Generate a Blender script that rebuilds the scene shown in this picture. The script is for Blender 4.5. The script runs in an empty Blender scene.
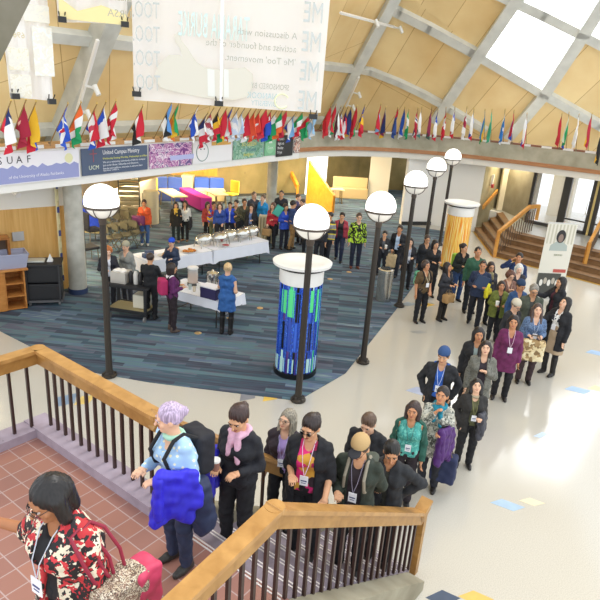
import bpy, bmesh, math, random
import numpy as np
import openvdb
from math import sin, cos, tan, pi, radians, atan2, hypot, sqrt
from mathutils import Vector, Matrix, Euler
random.seed(7)
RNG = np.random.default_rng(5)
COL = bpy.context.scene.collection
# ------------------------------------------------------------------ camera
F = 593.0; PITCH = radians(19.9); ROLL = atan2(120, 1630); HC = 5.0
FWD = Vector((0, cos(PITCH), -sin(PITCH))); UP = Vector((0, sin(PITCH), cos(PITCH))); RT = Vector((1, 0, 0))
CX = RT*cos(ROLL) + UP*sin(ROLL)
CY = RT*sin(ROLL) - UP*cos(ROLL)
CAM = Vector((0, 0, HC))
def ray(x, y): return FWD*F + CX*(x-300) + CY*(y-300)
def P(x, y, z=0.0):
    """the place at height z that the photograph shows at pixel x, y"""
    r = ray(x, y); return CAM + r*((z-HC)/r.z)
def PD(x, y, d):
    r = ray(x, y); return CAM + r*(d/hypot(r.x, r.y))
def RP(x, y, o, n):
    r = ray(x, y); return CAM + r*((o-CAM).dot(n)/r.dot(n))
cam = bpy.data.cameras.new('camera'); cam.sensor_width = 36; cam.lens = 36*F/600; cam.clip_end = 400; cam.clip_start = .05
co = bpy.data.objects.new('camera', cam); COL.objects.link(co)
m = Matrix((CX, -CY, -FWD)).transposed().to_4x4(); m.translation = CAM; co.matrix_world = m
bpy.context.scene.camera = co
# ------------------------------------------------------------------ materials
MATS = {}
def nm(name):
    mt = bpy.data.materials.new(name); mt.use_nodes = True
    nt = mt.node_tree; b = nt.nodes['Principled BSDF']; return mt, nt, b
def lin(c):
    if isinstance(c, str):
        c = c.lstrip('#'); c = [int(c[i:i+2], 16)/255 for i in (0, 2, 4)]
    return tuple((v/12.92 if v <= .04045 else ((v+.055)/1.055)**2.4) for v in c[:3]) + (1,)
def mat(col, rough=.6, metal=0, spec=.5, emit=0, alpha=1, bump=0, bscale=60, var=0, vscale=8):
    key = ('m', str(col), rough, metal, spec, emit, alpha, bump, bscale, var, vscale)
    if key in MATS: return MATS[key]
    mt, nt, b = nm('surface'); c = lin(col)
    b.inputs['Base Color'].default_value = c; b.inputs['Roughness'].default_value = rough
    b.inputs['Metallic'].default_value = metal; b.inputs['Specular IOR Level'].default_value = spec
    if emit: b.inputs['Emission Color'].default_value = c; b.inputs['Emission Strength'].default_value = emit
    if alpha < 1: b.inputs['Alpha'].default_value = alpha
    if var or bump:
        tc = nt.nodes.new('ShaderNodeTexCoord'); nz = nt.nodes.new('ShaderNodeTexNoise')
        nt.links.new(tc.outputs['Object'], nz.inputs['Vector']); nz.inputs['Scale'].default_value = vscale if var else bscale
        nz.inputs['Detail'].default_value = 4
        if var:
            r = nt.nodes.new('ShaderNodeValToRGB'); r.color_ramp.elements[0].position = .3; r.color_ramp.elements[1].position = .7
            r.color_ramp.elements[0].color = tuple(v*(1-var) for v in c[:3])+(1,); r.color_ramp.elements[1].color = tuple(min(1, v*(1+var)) for v in c[:3])+(1,)
            nt.links.new(nz.outputs['Fac'], r.inputs['Fac']); nt.links.new(r.outputs['Color'], b.inputs['Base Color'])
        if bump:
            n2 = nt.nodes.new('ShaderNodeTexNoise'); n2.inputs['Scale'].default_value = bscale; nt.links.new(tc.outputs['Object'], n2.inputs['Vector'])
            bp = nt.nodes.new('ShaderNodeBump'); bp.inputs['Strength'].default_value = bump; bp.inputs['Distance'].default_value = .01
            nt.links.new(n2.outputs['Fac'], bp.inputs['Height']); nt.links.new(bp.outputs['Normal'], b.inputs['Normal'])
    MATS[key] = mt; return mt
def ramp(nt, stops, interp='LINEAR'):
    r = nt.nodes.new('ShaderNodeValToRGB'); cr = r.color_ramp; cr.interpolation = interp
    while len(cr.elements) < len(stops): cr.elements.new(.5)
    for e, (p, c) in zip(cr.elements, stops): e.position = p; e.color = lin(c)
    return r
def pattern(kind, cols, scale=10, rough=.7):
    """fabric patterns from noise, cells, dots or stripes"""
    key = ('p', kind, tuple(cols), scale)
    if key in MATS: return MATS[key]
    mt, nt, b = nm('fabric'); L = nt.links; N = nt.nodes
    tc = N.new('ShaderNodeTexCoord'); b.inputs['Roughness'].default_value = rough
    n = len(cols); st = [(i/n, c) for i, c in enumerate(cols)]
    if kind == 'cells':
        t = N.new('ShaderNodeTexVoronoi'); t.inputs['Scale'].default_value = scale; src = t.outputs['Color']
        nz = N.new('ShaderNodeTexNoise'); nz.inputs['Scale'].default_value = scale*.8
        mx = N.new('ShaderNodeMix'); mx.data_type = 'VECTOR'; mx.inputs['Factor'].default_value = .12
        L.new(tc.outputs['Object'], nz.inputs['Vector']); L.new(tc.outputs['Object'], mx.inputs[4]); L.new(nz.outputs['Color'], mx.inputs[5]); L.new(mx.outputs[1], t.inputs['Vector'])
        sp = N.new('ShaderNodeSeparateColor'); L.new(src, sp.inputs[0]); fac = sp.outputs[0]
    elif kind == 'noise':
        t = N.new('ShaderNodeTexNoise'); t.inputs['Scale'].default_value = scale; t.inputs['Detail'].default_value = 3; t.inputs['Distortion'].default_value = 1.2
        L.new(tc.outputs['Object'], t.inputs['Vector'])
        mr = N.new('ShaderNodeMapRange'); mr.inputs[1].default_value = .35; mr.inputs[2].default_value = .65; L.new(t.outputs['Fac'], mr.inputs[0]); fac = mr.outputs[0]
    elif kind == 'dots':
        t = N.new('ShaderNodeTexVoronoi'); t.inputs['Scale'].default_value = scale; t.inputs['Randomness'].default_value = .5
        L.new(tc.outputs['Object'], t.inputs['Vector']); fac = t.outputs['Distance']
        st = [(0, cols[0]), (.28, cols[1])]
    elif kind == 'bands':
        t = N.new('ShaderNodeTexWave'); t.bands_direction = 'Z'; t.inputs['Scale'].default_value = scale; t.inputs['Distortion'].default_value = .6
        L.new(tc.outputs['Object'], t.inputs['Vector']); fac = t.outputs['Fac']
    r = ramp(nt, st, 'CONSTANT'); L.new(fac, r.inputs['Fac']); L.new(r.outputs['Color'], b.inputs['Base Color'])
    MATS[key] = mt; return mt
def wood(c1, c2, scale=(1, 14, 14), rough=.35, key=None, spec=.4):
    k = ('w', c1, c2, scale, rough)
    if k in MATS: return MATS[k]
    mt, nt, b = nm('wood'); L = nt.links; N = nt.nodes
    tc = N.new('ShaderNodeTexCoord'); mp = N.new('ShaderNodeMapping'); mp.inputs['Scale'].default_value = scale
    nz = N.new('ShaderNodeTexNoise'); nz.inputs['Scale'].default_value = 1.6; nz.inputs['Detail'].default_value = 6; nz.inputs['Distortion'].default_value = .5
    r = ramp(nt, [(.3, c1), (.7, c2)]); L.new(tc.outputs['Object'], mp.inputs[0]); L.new(mp.outputs[0], nz.inputs['Vector'])
    L.new(nz.outputs['Fac'], r.inputs['Fac']); L.new(r.outputs['Color'], b.inputs['Base Color']); b.inputs['Roughness'].default_value = rough
    b.inputs['Specular IOR Level'].default_value = spec
    MATS[k] = mt; return mt
def concrete(c='#a8a795', dark='#8d8c7c', scale=3):
    k = ('c', c, dark, scale)
    if k in MATS: return MATS[k]
    mt, nt, b = nm('concrete'); L = nt.links; N = nt.nodes
    tc = N.new('ShaderNodeTexCoord'); nz = N.new('ShaderNodeTexNoise'); nz.inputs['Scale'].default_value = scale; nz.inputs['Detail'].default_value = 8
    r = ramp(nt, [(.3, dark), (.65, c)]); L.new(tc.outputs['Object'], nz.inputs['Vector']); L.new(nz.outputs['Fac'], r.inputs['Fac'])
    v = N.new('ShaderNodeTexVoronoi'); v.inputs['Scale'].default_value = scale*1.6; L.new(tc.outputs['Object'], v.inputs['Vector'])
    r2 = ramp(nt, [(0, '#55544a'), (.075, '#ffffff')]); L.new(v.outputs['Distance'], r2.inputs['Fac'])
    mx = N.new('ShaderNodeMix'); mx.data_type = 'RGBA'; mx.blend_type = 'MULTIPLY'; mx.inputs['Factor'].default_value = .8
    L.new(r.outputs['Color'], mx.inputs[6]); L.new(r2.outputs['Color'], mx.inputs[7]); L.new(mx.outputs[2], b.inputs['Base Color'])
    b.inputs['Roughness'].default_value = .85
    MATS[k] = mt; return mt
# ------------------------------------------------------------------ object helpers
def link(name, me, m=None, parent=None):
    o = bpy.data.objects.new(name, me); COL.objects.link(o)
    if m is not None and not len(me.materials):
        for x in (m if isinstance(m, (list, tuple)) else [m]): me.materials.append(x)
    if parent is not None: o.parent = parent
    return o
def tag(o, label=None, cat=None, group=None, kind=None):
    if label: o['label'] = label
    if cat: o['category'] = cat
    if group: o['group'] = group
    if kind: o['kind'] = kind
    return o
def empty(name, loc, label, cat, rz=0, group=None):
    o = bpy.data.objects.new(name, None); COL.objects.link(o); o.location = loc; o.rotation_euler = (0, 0, rz); o.empty_display_size = .1
    return tag(o, label, cat, group)
class MB:
    """collects boxes, bars, tubes and prisms and links them as one mesh"""
    def __init__(s): s.v = []; s.f = []; s.mi = []; s.smooth = []
    def add(s, vs, fs, mi=0, smooth=False):
        k = len(s.v); s.v += [tuple(v) for v in vs]; s.f += [[i+k for i in f] for f in fs]; s.mi += [mi]*len(fs); s.smooth += [smooth]*len(fs); return s
    def box(s, c, size, rz=0, mi=0, M=None, bev=0):
        c = Vector(c); h = Vector(size)/2; R = M if M is not None else Matrix.Rotation(rz, 3, 'Z')
        if bev > 0:
            bm = bmesh.new(); bmesh.ops.create_cube(bm, size=1)
            for v in bm.verts: v.co = Vector((v.co.x*size[0], v.co.y*size[1], v.co.z*size[2]))
            bmesh.ops.bevel(bm, geom=bm.edges[:]+bm.verts[:], offset=bev, segments=2, affect='EDGES', profile=.5)
            bm.verts.index_update(); vs = [c + R @ v.co for v in bm.verts]; fs = [[v.index for v in f.verts] for f in bm.faces]; bm.free()
            return s.add(vs, fs, mi)
        vs = [c + R @ Vector((x*h.x, y*h.y, z*h.z)) for x in (-1, 1) for y in (-1, 1) for z in (-1, 1)]
        return s.add(vs, [(0, 1, 3, 2), (4, 6, 7, 5), (0, 4, 5, 1), (2, 3, 7, 6), (0, 2, 6, 4), (1, 5, 7, 3)], mi)
    def bar(s, a, b, w, h, mi=0, up=Vector((0, 0, 1))):
        """a box-section bar from a to b, w across, h along 'up'"""
        a = Vector(a); b = Vector(b); d = (b-a); L = d.length; x = d/L; y = up.cross(x)
        if y.length < 1e-4: y = Vector((0, 1, 0)).cross(x)
        y.normalize(); z = x.cross(y)
        return s.box((a+b)/2, (L, w, h), mi=mi, M=Matrix((x, y, z)).transposed())
    def tube(s, pts, r, n=10, mi=0, cap=True):
        pts = [Vector(p) for p in pts]; rs = r if isinstance(r, (list, tuple)) else [r]*len(pts); rings = []; ref = None
        for i, p in enumerate(pts):
            t = (pts[min(i+1, len(pts)-1)] - pts[max(i-1, 0)]).normalized()
            if ref is None: ref = Vector((0, 0, 1)) if abs(t.z) < .9 else Vector((1, 0, 0))
            x = (ref - t*ref.dot(t)).normalized(); ref = x; y = t.cross(x)
            rings.append([p + (x*cos(2*pi*k/n) + y*sin(2*pi*k/n))*rs[i] for k in range(n)])
        vs = [q for g in rings for q in g]; fs = []
        for i in range(len(pts)-1):
            for k in range(n): fs.append((i*n+k, i*n+(k+1) % n, (i+1)*n+(k+1) % n, (i+1)*n+k))
        if cap: fs += [tuple(range(n))[::-1], tuple((len(pts)-1)*n+k for k in range(n))]
        return s.add(vs, fs, mi, True)
    def lathe(s, c, prof, n=28, mi=0, sy=1):
        c = Vector(c); vs = []; fs = []
        for r, z in prof: vs += [c + Vector((r*cos(2*pi*k/n), sy*r*sin(2*pi*k/n), z)) for k in range(n)]
        for i in range(len(prof)-1):
            for k in range(n): fs.append((i*n+k, i*n+(k+1) % n, (i+1)*n+(k+1) % n, (i+1)*n+k))
        if prof[0][0] > 1e-4: fs.append(tuple(range(n))[::-1])
        if prof[-1][0] > 1e-4: fs.append(tuple((len(prof)-1)*n+k for k in range(n)))
        return s.add(vs, fs, mi, True)
    def prism(s, poly, z0, z1, mi=0):
        n = len(poly); vs = [(p[0], p[1], z0) for p in poly] + [(p[0], p[1], z1) for p in poly]
        fs = [tuple(range(n))[::-1], tuple(range(n, 2*n))] + [(i, (i+1) % n, n+(i+1) % n, n+i) for i in range(n)]
        return s.add(vs, fs, mi)
    def build(s, name, m, parent=None, fix=True):
        me = bpy.data.meshes.new(name); me.from_pydata(s.v, [], s.f)
        for x in (m if isinstance(m, (list, tuple)) else [m]): me.materials.append(x)
        me.polygons.foreach_set('material_index', s.mi); me.polygons.foreach_set('use_smooth', s.smooth)
        if fix:
            bm = bmesh.new(); bm.from_mesh(me); bmesh.ops.recalc_face_normals(bm, faces=bm.faces[:]); bm.to_mesh(me); bm.free()
        if any(s.smooth): 
            try: me.set_sharp_from_angle(angle=radians(40))
            except Exception: pass
        me.update()
        return link(name, me, None, parent)
def ptx(name, body, size, m, parent, M, depth=.002, align='CENTER', xs=1, mirror=False):
    """lettering as mesh; M places its local xy plane"""
    cu = bpy.data.curves.new(name, 'FONT'); cu.body = body; cu.size = size; cu.extrude = depth; cu.align_x = align; cu.resolution_u = 2
    t = bpy.data.objects.new('tmp', cu); COL.objects.link(t)
    me = bpy.data.meshes.new_from_object(t.evaluated_get(bpy.context.evaluated_depsgraph_get())); bpy.data.objects.remove(t)
    me.name = name; me.transform(Matrix.Diagonal((xs*(-1 if mirror else 1), 1, 1, 1))); me.transform(M)
    me.materials.clear(); me.materials.append(m)
    return link(name, me, None, parent)
def frame(o, x, up=Vector((0, 0, 1))):
    """matrix whose local x runs along x and local y along up"""
    x = Vector(x).normalized(); z = x.cross(up).normalized(); y = z.cross(x)
    M = Matrix((x, y, z)).transposed().to_4x4(); M.translation = Vector(o); return M
# ------------------------------------------------------------------ smooth solids
def cap(a, b, ra, rb=None): return ('cap', a, b, ra, ra if rb is None else rb)
def ell(c, r, R=None): return ('ell', c, r, R)
def rbx(c, h, r, R=None): return ('box', c, h, r, R)
class Field:
    def __init__(s, prims_all, vox, pad=.06):
        lo = np.full(3, 9.); hi = np.full(3, -9.)
        for p in prims_all:
            a, b = s.bb(p); lo = np.minimum(lo, a); hi = np.maximum(hi, b)
        s.lo = lo-pad; s.v = vox; s.n = np.ceil((hi+pad-s.lo)/vox).astype(int)+1
        s.ax = [s.lo[i]+vox*np.arange(s.n[i]) for i in range(3)]; s.big = .12
    @staticmethod
    def bb(p):
        if p[0] == 'cap':
            a = np.array(p[1]); b = np.array(p[2]); r = max(p[3], p[4]); return np.minimum(a, b)-r, np.maximum(a, b)+r
        c = np.array(p[1]); h = np.array(p[2])
        if p[0] == 'box': h = h+p[3]
        if (p[3] if p[0] == 'ell' else p[4]) is not None: h = np.full(3, np.linalg.norm(h) if p[0] == 'box' else h.max())
        return c-h, c+h
    def new(s): return np.full(s.n, s.big, np.float32)
    def sl(s, p, m):
        a, b = s.bb(p)
        i0 = np.maximum(0, np.floor((a-m-s.lo)/s.v).astype(int)); i1 = np.minimum(s.n, np.ceil((b+m-s.lo)/s.v).astype(int)+1)
        return tuple(slice(x, max(x, y)) for x, y in zip(i0, i1))
    def val(s, p, sl, inf=0.):
        X = s.ax[0][sl[0]][:, None, None]; Y = s.ax[1][sl[1]][None, :, None]; Z = s.ax[2][sl[2]][None, None, :]
        c = np.array(p[1]); x = X-c[0]; y = Y-c[1]; z = Z-c[2]
        if p[0] == 'cap':
            d = np.array(p[2])-c; L = max(1e-6, d@d); h = np.clip((x*d[0]+y*d[1]+z*d[2])/L, 0, 1)
            return np.sqrt((x-h*d[0])**2+(y-h*d[1])**2+(z-h*d[2])**2) - (p[3]+(p[4]-p[3])*h) - inf
        R = p[3] if p[0] == 'ell' else p[4]
        if R is not None: x, y, z = (x*R[0, k]+y*R[1, k]+z*R[2, k] for k in range(3))
        if p[0] == 'ell':
            r = np.array(p[2])+inf; k0 = np.sqrt((x/r[0])**2+(y/r[1])**2+(z/r[2])**2); k1 = np.sqrt((x/r[0]**2)**2+(y/r[1]**2)**2+(z/r[2]**2)**2)
            return k0*(k0-1)/np.maximum(k1, 1e-6)
        h = p[2]; qx = np.abs(x)-h[0]; qy = np.abs(y)-h[1]; qz = np.abs(z)-h[2]
        return np.sqrt(np.maximum(qx, 0)**2+np.maximum(qy, 0)**2+np.maximum(qz, 0)**2)+np.minimum(np.maximum(qx, np.maximum(qy, qz)), 0)-p[3]-inf
    def uni(s, d, prims, k=.03, inf=0.):
        for p in prims:
            sl = s.sl(p, k+inf+4*s.v)
            if 0 in d[sl].shape: continue
            b = s.val(p, sl, inf); a = d[sl]
            if k > 0:
                h = np.maximum(k-np.abs(a-b), 0)/k; d[sl] = np.minimum(a, b)-h*h*k*.25
            else: d[sl] = np.minimum(a, b)
        return d
    def sub(s, d, prims, k=.01):
        for p in prims:
            sl = s.sl(p, k+4*s.v)
            if 0 in d[sl].shape: continue
            b = -s.val(p, sl); a = d[sl]; h = np.maximum(k-np.abs(a-b), 0)/k; d[sl] = np.maximum(a, b)+h*h*k*.25
        return d
    def grid(s): return s.ax[0][:, None, None], s.ax[1][None, :, None], s.ax[2][None, None, :]
    def folds(s, d, amp, sc=1., seed=0):
        X, Y, Z = s.grid(); a = seed*1.7
        d += amp*(np.sin(X*31*sc+Z*17*sc+a)*np.sin(Z*23*sc-Y*27*sc+a*2)+.6*np.sin(X*57*sc-Z*39*sc+a*3)*np.sin(Y*49*sc+Z*21*sc+a)).astype(np.float32)
        return d
    def mesh(s, d, name):
        w = 3*s.v; g = openvdb.FloatGrid(w)
        arr = np.ascontiguousarray(np.clip(d, -w, w), dtype=np.float32)
        arr[0] = w; arr[-1] = w; arr[:, 0] = w; arr[:, -1] = w; arr[:, :, 0] = w; arr[:, :, -1] = w
        g.copyFromArray(arr); pts, tri, quads = g.convertToPolygons(0.0, 0.0)
        if len(quads) == 0: return None
        me = bpy.data.meshes.new(name); pts = np.asarray(pts)*s.v+s.lo; q = np.asarray(quads)[:, ::-1]
        me.vertices.add(len(pts)); me.vertices.foreach_set('co', pts.astype(np.float32).ravel())
        me.loops.add(q.size); me.loops.foreach_set('vertex_index', q.astype(np.int32).ravel())
        me.polygons.add(len(q)); me.polygons.foreach_set('loop_start', (np.arange(len(q))*4).astype(np.int32)); me.polygons.foreach_set('use_smooth', np.ones(len(q), bool))
        me.update(calc_edges=True); return me
def blob(name, prims, m, parent=None, vox=.012, k=.02, amp=0, sc=1, sub=None, cut=None, seed=0, scale=1):
    f = Field(prims, vox, pad=.04); d = f.uni(f.new(), prims, k)
    if amp: f.folds(d, amp, sc, seed)
    if sub: f.sub(d, sub)
    if cut: 
        X, Y, Z = f.grid(); np.maximum(d, cut(X, Y, Z), out=d)
    me = f.mesh(d, name)
    if me is None: return None
    if scale != 1: me.transform(Matrix.Scale(scale, 4))
    return link(name, me, m, parent)
# ------------------------------------------------------------------ people
SK = {'light': '#e3b596', 'fair': '#efc6ab', 'tan': '#c98f68', 'brown': '#a8714d', 'mid': '#d6a27c'}
ARMS = {  # elbow and wrist from the shoulder: outward, forward, up
 'down': ((.05, -.02, -.28), (.06, .05, -.53)), 'bent': ((.05, -.03, -.28), (-.04, .22, -.24)), 'low': ((.05, -.02, -.28), (-.03, .16, -.44)),
 'chest': ((.07, .02, -.27), (-.11, .21, -.12)), 'mouth': ((.03, .15, -.23), (-.12, .19, .015)), 'reach': ((.06, .2, -.18), (.04, .43, -.12)),
 'out': ((.25, .07, -.10), (.47, .16, -.10)), 'up': ((.18, .14, -.04), (.0, .17, .17)), 'rail': ((.12, .10, -.26), (.20, .30, -.40)),
 'pocket': ((.12, -.05, -.25), (.03, .05, -.46)), 'back': ((.08, -.1, -.27), (.06, -.12, -.5)), 'table': ((.06, .12, -.26), (.0, .36, -.3)), 'far': ((.12, .2, -.14), (.2, .42, -.16))}
def V3(x): return np.array(x, float)
PEOPLE = []
FEET = {(414, 404): (399, 504), (476, 381): (462, 466), (510, 316): (498, 399), (533, 304): (522, 383), (566, 298): (547, 375), (448, 263): (440, 321), (425, 261): (418, 323), (482, 261): (472, 327), (496, 281): (491, 342),
        (358, 213): (354, 269), (342, 213): (338, 262), (333, 213): (326, 264), (381, 230): (380, 274), (382, 231): (380, 276), (402, 226): (394, 276), (145, 200): (145, 246), (177, 205): (176, 243), (184, 201): (185, 242), (205, 202): (207, 242),
        (212, 202): (213, 243), (221, 203): (219, 246), (227, 202): (229, 244), (234, 200): (235, 244), (243, 199): (243, 244), (250, 204): (250, 248), (260, 195): (261, 241), (255, 192): (252, 239), (273, 203): (271, 249), (285, 204): (283, 250),
        (283, 191): (279, 237), (294, 201): (290, 251), (178, 264): (172, 332), (225, 264): (226, 335), (155, 254): (151, 320), (111, 246): (110, 308), (174, 239): (172, 292)}
def person(label, head, h=1.65, g=0., face=0., look=(0, 0), L='down', R='down', hair=('short', '#2b211c'), skin='light',
           top='#222', topm=None, hem=.86, inner=None, sleeve=1., bottom='#20202a', skirt=None, tights=None, shoes='#1b1715',
           stride=0., vox=.018, fat=1., female=True, badge=False, scarf=None, glasses=False, hat=None, hood=None, lean=0., group='people waiting in the queue',
           neck=0., collar=None, gap=.045, loc=None, fold=1., smile=True):
    fk_ = (head[0], head[1])
    if loc is None and fk_ in FEET:      # height and place from where the feet stand
        q = P(FEET[fk_][0], FEET[fk_][1]-1, g); r_ = ray(*fk_); h = HC+r_.z*hypot(q.x, q.y)/hypot(r_.x, r_.y)-g-.0; h = min(1.63, max(1.27, h)); loc = (q.x, q.y)
    else: h *= .885 if head[0] < 430 else .925
    s = h/1.7; ztop = g+h
    if loc is None:
        q = P(head[0], head[1], ztop+.02*s); loc = (q.x, q.y)
    rz = radians(face)
    root = empty('person', (loc[0], loc[1], g), label, 'person', rz, group)
    near = vox <= .0105
    # ---- skeleton, facing -y, left hand at +x
    def tw(p):   # lean the trunk forward about the hips
        p = V3(p); a = radians(lean)
        if p[2] > .95:
            dz = p[2]-.95; y = p[1]; return V3((p[0], y*cos(a)-dz*sin(a), .95+dz*cos(a)+y*sin(a)*-1*0))
        return p
    sw = (.158 if female else .182)
    sho = {1: tw((sw, .01, 1.362)), -1: tw((-sw, .01, 1.362))}
    pose = {}
    for sg, nme in ((1, L), (-1, R)):
        if not isinstance(nme, str) and nme[0] == 'p':     # wrist at a place in the hall
            t = (P(nme[1], nme[2], nme[3])-Vector((loc[0], loc[1], g)))/s; t.rotate(Euler((0, 0, -rz))); t = V3(t); a = sho[sg]; dd_ = t-a; D_ = np.linalg.norm(dd_); l1, l2 = .29, .27
            if D_ > .54: t = a+dd_/D_*.54; D_ = .54; dd_ = t-a
            c_ = (l1*l1+D_*D_-l2*l2)/(2*D_); hh_ = sqrt(max(0, l1*l1-c_*c_)); pole_ = V3((sg*.28, .3, -1.)); n_ = dd_/D_; pole_ = pole_-n_*(pole_@n_); pole_ /= np.linalg.norm(pole_)
            pose[sg] = (a, a+n_*c_+pole_*hh_, t); continue
        e, w = ARMS[nme] if isinstance(nme, str) else nme
        pose[sg] = (sho[sg], sho[sg]+V3((sg*e[0], -e[1], e[2])), sho[sg]+V3((sg*w[0], -w[1], w[2])))
    ad = stride
    legs = {}
    for sg in (1, -1):
        st = ad*sg; hip = V3((sg*.085, 0, .90)); ank = V3((sg*(.10), -st*.5, .085+(.03 if st < -.2 else 0)))
        kn = (hip+ank)/2+V3((sg*.012, -.03-abs(st)*.12, .02)); legs[sg] = (hip, kn, ank)
    w = fat
    torso = [cap((-.065, .0, .94), (.065, .0, .94), .112*w), cap((-.05, 0, 1.08), (.05, 0, 1.08), .098*w),
             cap(tw((-.075, 0, 1.24)), tw((.075, 0, 1.24)), .108*w), cap(tw((-.095, .012, 1.362)), tw((.095, .012, 1.362)), .058), cap(tw((-.03, .012, 1.39)), tw((.03, .012, 1.39)), .06)]
    if female: torso += [ell(tw((sg*.07, -.085*w, 1.25)), (.062, .055, .06)) for sg in (1, -1)]
    arms = []
    for sg in (1, -1):
        a, e, wr = pose[sg]; arms += [cap(a, e, .048*(.9+.1*w), .038), cap(e, wr, .041, .029)]
    lg = []
    for sg in (1, -1):
        a, k_, n_ = legs[sg]; lg += [cap(a, k_, .082*w, .056), cap(k_, n_, .056, .038)]
    neckb = tw((0, .015, 1.38)); pv = tw((0, .005, 1.47)); 
    yw, pt = radians(look[0]), radians(look[1])
    Rh = np.array(Matrix.Rotation(yw, 3, 'Z') @ Matrix.Rotation(pt, 3, 'X'))
    HS = 1.085
    def hd(p): return pv + HS*(Rh @ (V3(p)-V3((0, 0, 1.47))))
    def bg_(ps): return [(p[0], p[1], p[2], p[3]*HS, p[4]*HS) if p[0] == 'cap' else (p[0], p[1], tuple(v*HS for v in p[2]), p[3]) for p in ps]
    headp = [ell(hd((0, .012, 1.600)), (.074, .092, .1), Rh), ell(hd((0, -.028, 1.548)), (.056, .062, .074), Rh), cap(hd((-.014, -.068, 1.497)), hd((.014, -.068, 1.497)), .019)]
    facep = [cap(hd((0, -.092, 1.583)), hd((0, -.112, 1.553)), .0085, .0135), ell(hd((.077, .008, 1.57)), (.011, .02, .031), Rh), ell(hd((-.077, .008, 1.57)), (.011, .02, .031), Rh),
             cap(hd((-.04, -.079, 1.604)), hd((.04, -.079, 1.604)), .011), cap(hd((-.043, -.055, 1.553)), hd((-.03, -.06, 1.535)), .022), cap(hd((.043, -.055, 1.553)), hd((.03, -.06, 1.535)), .022)]
    headp = bg_(headp); facep = bg_(facep)
    handp = []; fing = []; hk = .6*vox
    for sg in (1, -1):
        a, e, wr = pose[sg]; d = (wr-e); d /= np.linalg.norm(d)
        up = V3((0, 0, 1)) if abs(d[2]) < .8 else V3((0, -1, 0))
        sd = np.cross(d, up); sd /= np.linalg.norm(sd); nn = np.cross(sd, d)     # nn: back of the hand
        if abs(d[2]) >= .8: sd, nn = nn, -sd*sg*-1
        handp += [cap(wr, wr+d*.03, .026, .024), cap(wr+d*.035-sd*.022, wr+d*.035+sd*.022, .019), cap(wr+d*.075-sd*.026, wr+d*.075+sd*.026, .016)]
        for i, ln in enumerate((.062, .072, .076, .066)):
            o = wr+d*.082+sd*(-.03+.02*i); m1 = o+d*ln*.5-nn*ln*.12; t_ = m1+d*ln*.32-nn*ln*.38
            fing += [cap(o, m1, max(.0095, hk), max(.0088, hk)), cap(m1, t_, max(.0088, hk), max(.0075, hk))]
        tb = wr+d*.03+sd*.026*(1 if sg > 0 else -1); tm = tb+sd*.025*(1 if sg > 0 else -1)+d*.03-nn*.008; tt = tm+d*.03-nn*.012
        fing += [cap(tb, tm, max(.0125, hk), max(.011, hk)), cap(tm, tt, max(.011, hk), max(.009, hk))]
    shoep = {sg: [cap(legs[sg][2]+V3((0, .035, -.045)), legs[sg][2]+V3((sg*.012, -.06, -.052)), .038, .036), cap(legs[sg][2]+V3((sg*.012, -.06, -.052)), legs[sg][2]+V3((sg*.018, -.13, -.058)), .036, .027),
                  cap(legs[sg][2]+V3((0, .015, .03)), legs[sg][2]+V3((0, .02, -.03)), .045, .04)] for sg in (1, -1)}
    allp = torso+arms+lg+headp+handp+fing+shoep[1]+shoep[-1]
    f = Field(allp, vox, pad=.13)
    X, Y, Z = f.grid()
    def out(d, name, m, cutz=True):
        me = f.mesh(d, name)
        if me is None: return None
        me.transform(Matrix.Scale(s, 4)); return link(name, me, m, root)
    # ---- body: one continuous skin
    d = f.uni(f.new(), torso, .045); d = f.uni(d, arms, .03); d = f.uni(d, lg, .03); d = f.uni(d, [cap(neckb, pv, .052, .05), cap(pv, hd((0, .015, 1.54)), .05, .05)], .03)
    d = f.uni(d, headp, .03); d = f.sub(d, [ell(hd((sg*.031, -.096, 1.582)), (.017, .016, .011), Rh) for sg in (1, -1)], .012)
    d = f.uni(d, facep, .008); d = f.uni(d, handp, .012); d = f.uni(d, fing, .004); d = f.uni(d, [shoep[sg][0] for sg in (1, -1)], .03, inf=-.008)
    skm = mat(SK.get(skin, skin), .5, spec=.35, var=.06, vscale=14)
    body = out(d, 'body', skm)
    # ---- face
    eb = MB(); lp = MB()
    def sph(mb, c, r, mi=0, n=10, R=None, sc=(1, 1, 1)):
        vs = []; fs = []; rr = n//2+1
        for i in range(rr+1):
            t = pi*i/rr
            for k in range(n):
                q = V3((r*sc[0]*sin(t)*cos(2*pi*k/n), r*sc[1]*sin(t)*sin(2*pi*k/n), r*sc[2]*cos(t)))
                if R is not None: q = R @ q
                vs.append(c+q)
        for i in range(rr):
            for k in range(n): fs.append((i*n+k, i*n+(k+1) % n, (i+1)*n+(k+1) % n, (i+1)*n+k))
        mb.add([v*s for v in vs], fs, mi, True)
    for sg in (1, -1):
        sph(eb, hd((sg*.031, -.0785, 1.582)), .0128, 0, R=Rh, sc=(1.1, 1, .55))
        sph(eb, hd((sg*.031, -.087, 1.582)), .0080, 1, R=Rh, sc=(1, .6, .85))
        eb.tube([s*hd((sg*.015, -.0945, 1.602)), s*hd((sg*.032, -.097, 1.607)), s*hd((sg*.05, -.083, 1.602))], .0042*s, 6, 2)
    hc = hair[1]
    eb.build('eyes', [mat('#c9bfb6', .3), mat('#24160f', .2), mat(hc if hair[0] not in ('none',) else '#5a4a3c', .8)], root, fix=False)
    sm = .004 if smile else 0
    lp.tube([s*hd((-.024, -.083, 1.523+sm)), s*hd((-.01, -.0935, 1.519)), s*hd((.01, -.0935, 1.519)), s*hd((.024, -.083, 1.523+sm))], [.003*s, .0062*s, .0062*s, .003*s], 7)
    lp.build('mouth', mat('#a6524c' if female else '#9a5e50', .4), root, fix=False)
    # ---- hair
    st = hair[0]; hm = hairmat(hc)
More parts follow.
